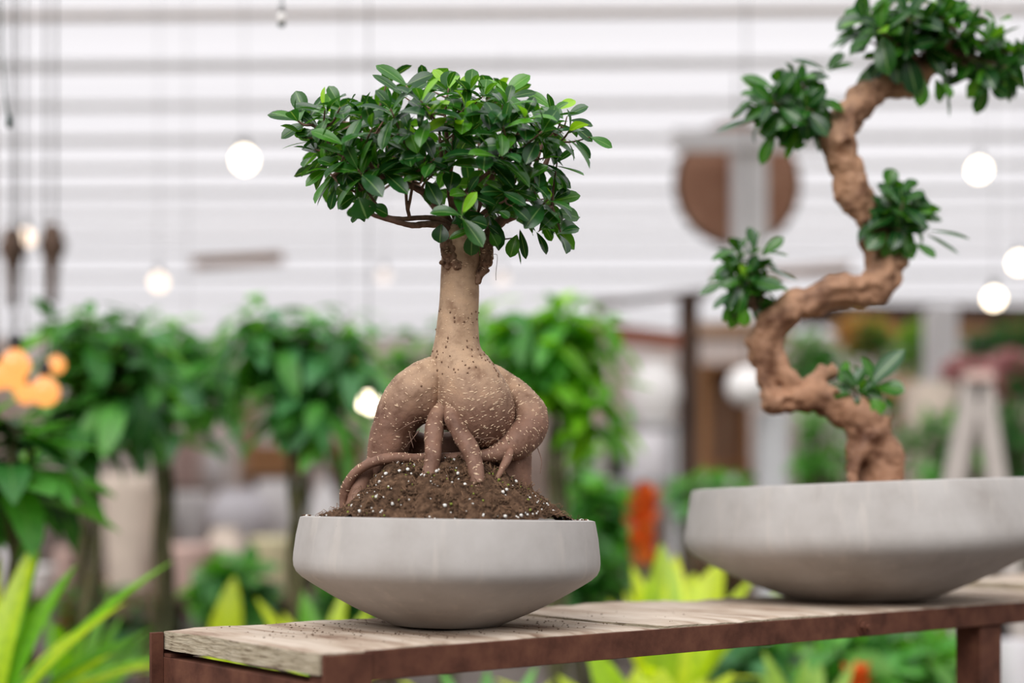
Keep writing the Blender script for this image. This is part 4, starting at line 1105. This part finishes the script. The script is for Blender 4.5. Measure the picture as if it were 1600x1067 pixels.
# white pendant globes
def pendant(px, py, rpx, D, label):
    p = P(px, py, D); r = S(rpx, D)
    t = empty('pendant_lamp', p, 0, label, 'pendant lamp')
    mb = MB(); lathe(mb, [(.001, -r)] + [(r * math.sin(a), -r * math.cos(a)) for a in np.linspace(.15, 2.9, 18)] + [(.2 * r, r), (.001, r)], n=28); mb.build('shade', WHITE, t)
    mb = MB(); tube(mb, [(0, 0, r, .004), (0, 0, CZ - p.z, .004)], 6); mb.build('cord', BLACKP, t)
pendant(1166, 604, 31, 8.1, 'round white globe pendant hanging behind the lower bend of the twisted trunk')

# A-frame easel
def easel():
    D = 6.4; p = P(1530, 575, D); o = (p.x, D, 0)
    t = empty('folding_easel', o, 0, 'pale painted A-frame easel with splayed legs', 'easel')
    for (b_, dy) in (((1474, 830), 0), ((1572, 830), 0), ((1534, 880), .5)):
        mb = MB(); q = P(b_[0], b_[1], D); q.y += dy
        top = P(1530 + (b_[0] - 1530) * .12, 592, D); d = (q - top); k_ = (top.z) / (top.z - q.z); foot = top + d * k_
        u = (foot - top).normalized(); s_ = Vector((1, 0, 0)) * S(15, D)
        vs = [top - s_, top + s_, foot + s_, foot - s_]; vs += [v + Vector((0, .035, 0)) for v in vs]
        mb.add(vs, [(3, 2, 1, 0), (4, 5, 6, 7), (0, 1, 5, 4), (1, 2, 6, 5), (2, 3, 7, 6), (3, 0, 4, 7)])
        mb.build('leg', EASELP, t, off=o, smooth=False)
    mb = MB(); a = P(1508, 596, D); c = P(1552, 580, D); box(mb, (a.x, D - .02, a.z), (c.x, D + .05, c.z), bev=.003); mb.build('head_block', PINKC, t, off=o, smooth=False)
easel()

# ------------------------------------------------------------------ plants
def plant_pot_part(t, o, r, h, m, z=0.0):
    mb = MB(); lathe(mb, [(r * .7, z), (r * .95, z + h * .88), (r, z + h * .9), (r, z + h), (r * .88, z + h), (r * .85, z + h * .9), (.001, z + h * .88)], c=(o[0], o[1], 0), n=28)
    mb.build('pot', m, t, off=o, auto=50)
def money_tree(px, D, regions, cols, label, stems=3, L=.17, nroset=46, pm=None, z0=0, stempx=8, droop=1.0, name='money_tree', seed=1):
    random.seed(seed)
    x = P(px, 0, D).x; o = (x, D, z0); t = empty(name, o, 0, label, 'potted tree')
    plant_pot_part(t, o, .15, .28, pm or BLACKP, z0)
    ztop = max(P(0, r_[1], D).z for r_ in regions)
    zb = min(P(0, r_[1] + r_[3], D).z for r_ in regions)
    sp = []
    for s_ in range(stems):
        pts = []; ph = 2 * math.pi * s_ / stems
        for i in range(24):
            q = i / 23; zz = z0 + .24 + (zb + .08 - z0 - .24) * q
            rr = .022 if stems > 1 else 0
            pts.append((x + rr * math.cos(ph + q * 9), D + rr * math.sin(ph + q * 9), zz, S(stempx, D) * (1 - .3 * q)))
        mb = MB(); tube(mb, pts, 8); mb.build('trunk', STEM, t, off=o); sp.append(pts[-1])
    lm = MB(); bm = MB()
    tot = sum(r_[2] * r_[3] for r_ in regions)
    for (cx, cy, rx, ry) in regions:
        for i in range(max(3, int(.8 * nroset * rx * ry / tot))):
            a = random.uniform(0, 6.283); q = math.sqrt(random.random())
            p = P(cx + rx * q * math.cos(a), cy + ry * q * math.sin(a), D + random.uniform(-1, 1) * S(rx, D) * .8)
            c = Vector(random.choice(sp)[:3]); d = p - c
            ax = Vector((d.x, d.y, 0)) * 1.2 + Vector((0, 0, .45))
            mid = c + d * .5 + Vector((0, 0, abs(d.x) * .25))
            tube(bm, catmull([(*c, .006), (*mid, .004), (*p, .0025)], 4), 5)
            rosette(lm, p, ax, random.choice([5, 6, 7]), L, L * .34, cols, 60, 105, droop, 'elliptic', pet=.06, fold=.15, nu=6, nv=3, lift=.1)
    lm.build('foliage', LEAF_BG, t, off=o); bm.build('branch', STEM, t, off=o)
money_tree(140, 3.7, [(165, 565, 85, 72), (150, 500, 80, 18), (150, 650, 70, 36)], BG_G + BG_D, 'potted money tree with drooping green leaves beside the amber bulbs', nroset=60, seed=11)
money_tree(256, 4.4, [(275, 600, 95, 66), (320, 560, 60, 40), (240, 520, 60, 30)], BG_G + BG_BL, 'dense dark green money tree with a bluish tint between two greener money trees', nroset=54, seed=12)
money_tree(466, 4.0, [(465, 560, 105, 78), (430, 505, 70, 45), (540, 530, 50, 50), (500, 640, 50, 40)], BG_G + BG_D + BG_BL, 'money tree with broad leaves close behind the arching roots', nroset=70, seed=13)
money_tree(870, 4.3, [(855, 545, 88, 70), (890, 495, 72, 32), (800, 500, 50, 32), (930, 610, 34, 40)], BG_B + BG_B + BG_G, 'bright yellow-green money tree beside the smooth bonsai trunk', nroset=60, seed=14, L=.19)
money_tree(30, 2.9, [(10, 705, 50, 36), (-60, 680, 50, 50)], BG_D + BG_G[:1], 'large leaved dark green plant cut by the picture edge', nroset=16, seed=15, L=.24, name='rubber_plant')
money_tree(700, 5.4, [(690, 540, 100, 60), (620, 600, 60, 60)], BG_G + BG_D, 'green money tree hidden mostly behind the smooth bonsai trunk', nroset=40, seed=16)

def bush(px, py, rx, ry, D, n, cols, label, L=.10, wr=.5, name='leafy_shrub', cat='shrub', potm=None, z0=0, shape='elliptic', seed=1, flower=None):
    random.seed(seed)
    x = P(px, 0, D).x; o = (x, D, z0); t = empty(name, o, 0, label, cat)
    plant_pot_part(t, o, .15, .26, potm or BLACKP, z0)
    lm = MB(); bm = MB(); c = Vector((x, D, z0 + .22))
    for i in range(n):
        a = random.uniform(0, 6.283); q = math.sqrt(random.random())
        p = P(px + rx * q * math.cos(a), py + ry * q * math.sin(a), D + random.uniform(-1, 1) * S(rx, D) * .7)
        tube(bm, catmull([(*c, .007), (*(c.lerp(p, .5) + Vector((random.uniform(-.03, .03), 0, 0))), .005), (*p, .003)], 4), 5)
        rosette(lm, p, (p - P(px, py + ry, D)).normalized() + Vector((0, 0, .4)), random.choice([6, 7, 8]), L, L * wr, cols, 25, 100, .6, shape, pet=.05, fold=.15, nu=5, nv=3)
    lm.build('foliage', LEAF_BG, t, off=o); bm.build('stem', STEM, t, off=o)
    if flower:
        fm = MB()
        for i in range(flower[1]):
            a = random.uniform(0, 6.283); q = math.sqrt(random.random())
            p = P(px + rx * q * math.cos(a), py - ry * .2 + ry * q * math.sin(a), D - S(rx, D) * .5 * random.random())
            rosette(fm, p, (random.uniform(-.4, .4), -1, .5), 7, L * .5, L * .3, flower[0], 40, 85, .3, 'round', fold=.1, nu=4, nv=3)
        fm.build('flowers', PETAL, t, off=o)
    return t
OR = [(.72, .36, .06), (.75, .45, .10)]; PK = [(.52, .20, .21), (.60, .32, .32), (.45, .14, .16)]
bush(940, 800, 42, 52, 5.4, 22, BG_G + BG_BL, 'rounded pale green shrub beside the smaller bowl', seed=21, L=.13, wr=.7)
bush(905, 720, 30, 60, 6.2, 14, BG_B + BG_G, 'light green shrub under the bright money tree', seed=22)
bush(1110, 770, 60, 30, 6.0, 18, BG_G + BG_BL, 'green shrub touching the rim of the wide bowl', seed=23)
bush(1290, 700, 48, 70, 6.8, 26, BG_G, 'mid green shrub behind the foot of the twisted trunk', seed=24)
bush(1262, 560, 40, 40, 9.5, 22, BG_G + BG_BL, 'tall green shrub inside the loop of the twisted trunk', seed=25, L=.16)
bush(1350, 525, 44, 26, 12.0, 18, BG_G, 'tall shrub covered with orange blossom', seed=26, L=.14, flower=(OR, 60))
bush(1440, 545, 48, 38, 13.0, 24, [(.16, .36, .05), (.2, .42, .08)], 'tall pale yellow-green shrub beside the orange blossom', seed=27, L=.17)
bush(1570, 540, 60, 36, 12.5, 30, BG_D, 'dark green shrub under the long dark roof beam', seed=28, L=.2)
bush(1470, 690, 60, 60, 8.0, 26, BG_G + BG_D, 'dark green shrub behind the pale A-frame easel', seed=29, L=.14)
bush(1590, 700, 40, 70, 8.4, 20, BG_D, 'dark shrub by the picture edge behind the wide bowl', seed=30, L=.14)
bush(1515, 588, 34, 22, 9.0, 12, BG_D, 'shrub with pink blossom above the pale easel', seed=31, L=.14, flower=(PK, 42))
bush(1582, 590, 30, 30, 9.2, 12, BG_D, 'larger pink flowering shrub near the picture edge', seed=32, L=.14, flower=(PK, 46))
bush(1412, 632, 24, 34, 9.6, 8, BG_G, 'small shrub with orange flowers behind the lowest leaf clump', seed=33, L=.12, flower=([(.55, .28, .10)], 22))
bush(370, 915, 50, 28, 5.2, 14, BG_D + BG_G, 'dark green leafy plant behind the bench end', seed=34, L=.16, wr=.6)
bush(170, 960, 80, 45, 6.2, 16, BG_D + [(.10, .06, .03), (.14, .08, .05)], 'dark bronze leaved plant low behind the lime blades', seed=35, L=.16)
bush(560, 960, 90, 26, 4.6, 20, BG_G + BG_D, 'low green plant half hidden behind the bench and bowl', seed=36, L=.15)
bush(930, 900, 60, 50, 5.0, 16, BG_G + BG_D, 'low dark green plant between the two bowls', seed=37, L=.15)
bush(1390, 1030, 120, 30, 3.6, 18, BG_G + [(.10, .28, .03)], 'mid green plant seen under the bench rail', seed=38, L=.14, wr=.5)
bush(1180, 1040, 60, 26, 4.2, 10, BG_D + BG_BL, 'dark bluish plant seen under the bolted part of the rail', seed=39, L=.14)
pot(1452, 600, 700, 84, 8.8, SAND, 'large sand coloured planter beside the pale grey post', 'tall_planter', 'taper', 'planter', base_z=.001)
pot(1585, 1000, 1075, 60, 3.9, LILAC, 'lilac grey planter partly seen behind the bench leg', 'tall_planter', 'taper', 'planter', base_z=.001)

def blades(px, D, tips, cols, label, W_=.05, name='lime_dracaena', z0=0.0, seed=1, cz=.3, potr=.13, extra=0, L=.5, pm=None):
    """strap-leaved plant: blades rise from a crown at height cz and pass near the given pixels"""
    random.seed(seed)
    x = P(px, 0, D).x; o = (x, D, z0); t = empty(name, o, 0, label, 'potted plant')
    plant_pot_part(t, o, potr, .24, pm or BLACKP, z0)
    mb = MB(); tube(mb, [(x, D, z0 + .2, .02), (x, D, cz, .018)], 8); mb.build('cane', STEM, t, off=o)
    lm = MB(); c = Vector((x, D, cz))
    for tp in tips:
        q = P(tp[0], tp[1], D + random.uniform(-.12, .12)); d = q - c
        d2 = d + Vector((0, 0, d.length * .30)); side = Vector((d.x, d.y, 0))
        n = Vector((-side.x, -side.y - .35, side.length + .12))
        cc = random.choice(cols); leaf(lm, c, d2, n, d.length * 1.07, W_ * (tp[2] if len(tp) > 2 else 1), cc, .62, 'strap', .18, 12, 5)
    for i in range(extra):
        a = random.uniform(0, 6.283); e = random.uniform(.3, 1.3)
        d = Vector((math.cos(a) * math.cos(e), math.sin(a) * math.cos(e), math.sin(e)))
        leaf(lm, c, d, Vector((-d.x, -d.y - .2, .8)), L * random.uniform(.7, 1), W_, random.choice(cols), 1.1, 'strap', .18, 10, 3)
    lm.build('foliage', LEAF_BG, t, off=o)
blades(-30, 2.7, [(8, 838, 1.2), (30, 850), (70, 880), (208, 862, .8), (180, 990), (120, 940), (150, 1020, .8), (90, 980), (40, 920), (60, 1010), (110, 1060), (-30, 860), (20, 980, 1.3), (215, 1030, .6)], BG_L[:2] + BG_B, 'arching lime green dracaena at the near corner beside the bench', W_=.055, seed=41, cz=.55, extra=14)
blades(110, 3.3, [(150, 925), (230, 1010, .8), (200, 1000), (170, 960), (60, 960), (100, 1000)], BG_B + BG_L[:1], 'green arching dracaena directly left of the bench leg', W_=.04, seed=42, cz=.5, extra=10)
blades(350, 3.9, [(345, 925, 1.9), (330, 945, 1.2), (365, 950, 1.2)], BG_L, 'small lime plant peeking over the bench end', W_=.06, seed=43, cz=.5, extra=4, L=.3)
blades(500, 3.6, [(470, 930, 1.2), (440, 955, 1.2), (520, 935, 1.2), (560, 950), (420, 945), (480, 960, 1.4), (590, 955), (530, 965, 1.4)], BG_L[:2] + BG_B, 'lime green plant right behind the bench boards under the bowl', W_=.055, seed=44, cz=.5, extra=8, L=.35)
blades(1045, 3.5, [(1045, 862, 2.0), (1062, 880, 1.6), (1115, 882, 2.4), (1085, 900, 2.4), (1010, 895, 1.3), (985, 915), (960, 930), (1150, 905, 1.2), (1030, 920, 2), (1190, 920)], BG_L + [(.42, .60, .012)], 'bright lime broad-leaved plant between the two concrete bowls', W_=.06, seed=45, cz=.5, extra=6, L=.35)
blades(1010, 3.0, [(880, 1050, 1.4), (960, 1030, 2), (1040, 1040, 2.4), (1100, 1060, 2), (1000, 1050, 2), (820, 1060, 1.2), (1140, 1050, 1.6)], BG_L[:2] + [(.30, .50, .01)], 'lime plant glowing under the middle of the bench rail', W_=.06, seed=46, cz=.4, extra=14, L=.4)
blades(760, 3.1, [(700, 1055), (760, 1050, 1.2), (820, 1055), (640, 1062), (860, 1060)], BG_L + BG_G, 'yellow-green plant under the bench below the small bowl', W_=.05, seed=47, cz=.4, extra=12, L=.38)
blades(380, 3.0, [(300, 1040, 1.4), (360, 1035, 1.6), (420, 1045, 1.6), (470, 1050, 1.4), (330, 1050, 2), (400, 1055, 2)], BG_L[:2], 'lime plant visible through the slot below the end board', W_=.06, seed=48, cz=.45, extra=12, L=.4)
blades(1250, 3.2, [(1230, 1045, 1.4), (1290, 1030, 1.4), (1200, 1050, 1.2), (1340, 1030), (1270, 1055, 1.6)], [(.22, .40, .06), (.28, .46, .08)], 'pale green plant with striped blades under the bench rail', W_=.05, seed=49, cz=.4, extra=10, L=.38)
# bromeliad flowers
def bromeliad(px, pt, pb, D, label, w=24, seed=1):
    random.seed(seed); x = P(px, 0, D).x; o = (x, D, 0); t = empty('bromeliad', o, 0, label, 'flowering plant')
    plant_pot_part(t, o, .1, .2, TERRA)
    zt = P(0, pt, D).z; zb = P(0, pb, D).z
    mb = MB(); tube(mb, [(x, D, .16, .016), (x, D, zb, .014)], 8); mb.build('stalk', STEM, t, off=o)
    fm = MB(); n = 11
    for i in range(n):
        q = i / (n - 1); zz = zb + (zt - zb) * q * .8
        rosette(fm, (x, D, zz), (0, 0, 1), 6, S(w, D) * (1.25 - .4 * abs(q - .55)), S(w, D) * .8, [(.90, .20, .03), (.85, .15, .02), (.92, .30, .06)], 25, 62, -.3, 'elliptic', fold=.3, nu=5, nv=3)
    fm.build('flower_spike', PETAL, t, off=o)
    lm = MB()
    for i in range(14):
        a = i * 2.4; d = Vector((math.cos(a), math.sin(a), 1.0))
        leaf(lm, (x, D, zb - .32), d, (-d.x, -d.y, 1), .34, .04, random.choice(BG_G), 1.2, 'strap', .2, 8, 3)
    lm.build('foliage', LEAF_BG, t, off=o)
bromeliad(1006, 752, 880, 4.5, 'orange-red bromeliad spike between the two bowls', 33, 51)
bromeliad(1338, 1042, 1090, 3.4, 'red bromeliad just visible under the bench rail', 26, 52)

# ------------------------------------------------------------------ lights on cords
def bulb(px, py, r, D, m, label, cat='light bulb', group=None, ztop=CZ, cordm=None, base=None):
    p = P(px, py, D); t = empty('hanging_bulb', p, 0, label, cat, group)
    mb = MB(); lathe(mb, [(.001, -r)] + [(r * math.sin(a), -r * math.cos(a)) for a in np.linspace(.2, 2.75, 12)] + [(r * .36, r * 1.25), (.001, r * 1.25)], n=20); mb.build('bulb', m, t)
    mb = MB(); lathe(mb, [(r * .38, r * 1.05), (r * .42, r * 1.1), (r * .42, r * 1.9), (r * .2, r * 2.1), (.001, r * 2.1)], n=14); mb.build('socket', cordm or BLACKP, t)
    mb = MB(); tube(mb, [(0, 0, r * 2.0, .0018), (0, 0, ztop - p.z, .0018)], 5); mb.build('cord', cordm or BLACKP, t)
WB = [(382, 250, .058, 7.6, WARMW, 'brightest warm white bulb, hanging beside the full round crown'),
      (248, 441, .045, 7.8, WARMF, 'pale bulb glowing just above the money trees'),
      (40, 372, .042, 7.0, WARMF, 'warm bulb beside the brown hanging lanterns'),
      (600, 432, .042, 9.0, WARMD, 'faint bulb between bonsai trunk and money tree'),
      (785, 436, .040, 9.0, WARMD, 'faint bulb beside the grafted top of the bonsai trunk'),
      (1530, 266, .050, 7.6, WARMW, 'bright bulb between the upper clumps of the twisted bonsai and the picture edge'),
      (1553, 467, .047, 7.6, WARMW, 'bright bulb in front of the white roof edge over the pink flowers'),
      (576, 630, .030, 4.1, WARMW, 'white bulb shining beside the outer side of the thick left root'),
      (1592, 411, .047, 7.9, WARMW, 'bright bulb cut by the picture edge beside another bulb')]
for a in WB: bulb(*a)
OB = [(24, 570, .034, 3.25, 'upper amber bulb of the cluster beside the money tree'), (20, 590, .030, 3.45, 'amber bulb overlapping the upper one in the cluster'), (40, 616, .026, 3.6, 'dimmer amber bulb low in the cluster'),
      (70, 612, .034, 3.3, 'lowest amber bulb beside the money tree'), (88, 570, .022, 3.5, 'small amber bulb touching the money tree leaves'), (-6, 590, .030, 3.35, 'amber bulb on the very edge of the picture'),
      (293, 552, .026, 7.6, 'small amber bulb hidden by money tree leaves'), (538, 565, .036, 7.2, 'amber bulb seen past leaves next to the bonsai neck')]
for a, b_, c, d, l in OB: bulb(a, b_, c, d, WARMO, l)
# brown lanterns
for px, py, l in ((20, 420, 'brown wooden bell lantern nearest the picture edge'), (82, 415, 'brown wooden bell lantern beside the warm bulb')):
    D = 6.0; p = P(px, py, D); s_ = S(1, D)
    t = empty('hanging_lantern', p, 0, l, 'lantern')
    mb = MB(); lathe(mb, [(.001, -60 * s_), (5 * s_, -60 * s_), (8 * s_, -45 * s_), (9 * s_, -10 * s_), (13 * s_, 10 * s_), (21 * s_, 28 * s_), (22 * s_, 34 * s_), (16 * s_, 45 * s_), (15 * s_, 58 * s_), (6 * s_, 66 * s_), (.001, 66 * s_)], n=24); mb.build('body', DKWOOD, t)
    mb = MB(); tube(mb, [(0, 0, 64 * s_, .0015), (0, 0, CZ - p.z, .0015)], 5); mb.build('cord', BLACKP, t)
# nearer unlit fairy lights
p = P(440, 24, 2.5)
t = empty('fairy_light', p, 0, 'small unlit white bulb on a green cable at the top of the picture', 'fairy light')
s_ = S(1, 2.5)
mb = MB(); lathe(mb, [(.001, -15 * s_), (5 * s_, -14 * s_), (7 * s_, -9 * s_), (6.5 * s_, -2 * s_), (4.5 * s_, 5 * s_), (.001, 5 * s_)], n=16); mb.build('bulb', PALEB, t)
mb = MB(); lathe(mb, [(.001, -17 * s_), (5 * s_, -17 * s_), (6 * s_, -13 * s_), (5 * s_, -12 * s_), (.001, -12 * s_)], n=16); mb.build('cap', CABLE, t)
mb = MB(); lathe(mb, [(5 * s_, 4 * s_), (5 * s_, 14 * s_), (2.5 * s_, 30 * s_), (.001, 30 * s_)], n=14); mb.build('socket', GREYM, t)
mb = MB(); tube(mb, catmull([(0, 0, 28 * s_, .0022), (-.004, 0, .3, .0022), (.004, 0, .8, .0022), (0, 0, CZ - p.z, .0022)], 5), 6); mb.build('cable', CABLE, t)
p = P(14, 190, 2.6)
t = empty('fairy_light', p, 0, 'thin dark cable with a small socket hanging beside the picture edge', 'fairy light')
mb = MB(); tube(mb, catmull([(0, 0, 0, .0022), (-.008, 0, .06, .002), (-.013, 0, .2, .002), (-.010, 0, .6, .002), (-.010, 0, CZ - p.z, .002)], 6), 6); mb.build('cable', CABLE, t)
mb = MB(); lathe(mb, [(.001, -.012), (.005, -.011), (.006, 0), (.003, .012), (.001, .012)], n=12); mb.build('socket', CABLE, t)
random.seed(99)
# ------------------------------------------------------------------ light and camera
w = bpy.data.worlds.new('sky'); SC.world = w; w.use_nodes = True
nt = w.node_tree; bg = nt.nodes['Background']; bg.inputs['Strength'].default_value = 1.0
# bright overcast sky overhead, dim brownish surroundings near and under the horizon
tc = nt.nodes.new('ShaderNodeTexCoord'); sx = nt.nodes.new('ShaderNodeSeparateXYZ'); nt.links.new(tc.outputs['Generated'], sx.inputs[0])
rr = ramp(nt, [(0.0, (.09, .08, .07)), (.16, (.28, .265, .25)), (.42, (1.05, 1.05, 1.07)), (1.0, (1.35, 1.36, 1.40))])
nt.links.new(sx.outputs['Z'], rr.inputs['Fac']); nt.links.new(rr.outputs['Color'], bg.inputs['Color'])
sun = bpy.data.lights.new('soft_daylight', 'SUN'); sun.energy = 2.3; sun.angle = math.radians(40); sun.color = (1, .985, .96)
so = bpy.data.objects.new('soft_daylight', sun); COL.objects.link(so); so.rotation_euler = (math.radians(46), math.radians(-22), 0)
cam = bpy.data.cameras.new('camera'); co = bpy.data.objects.new('camera', cam); COL.objects.link(co)
co.location = (0, 0, ZC); co.rotation_euler = (math.pi / 2, 0, 0)
cam.sensor_width = 36; cam.lens = FPX / 1600 * 36; cam.shift_y = (HZ - 533.5) / 1600
cam.clip_start = .05; cam.clip_end = 300
cam.dof.use_dof = True; cam.dof.focus_distance = 1.65; cam.dof.aperture_fstop = 1.7; cam.dof.aperture_blades = 0
SC.camera = co
SC.view_settings.view_transform = 'Standard'; SC.view_settings.look = 'None'; SC.view_settings.gamma = 1; SC.view_settings.exposure = 0.12
SC.view_settings.use_curve_mapping = False
SC.cycles.use_denoising = True
SC.cycles.max_bounces = 8; SC.cycles.transparent_max_bounces = 8
SC.cycles.caustics_reflective = False; SC.cycles.caustics_refractive = False
SC.cycles.sample_clamp_indirect = 6
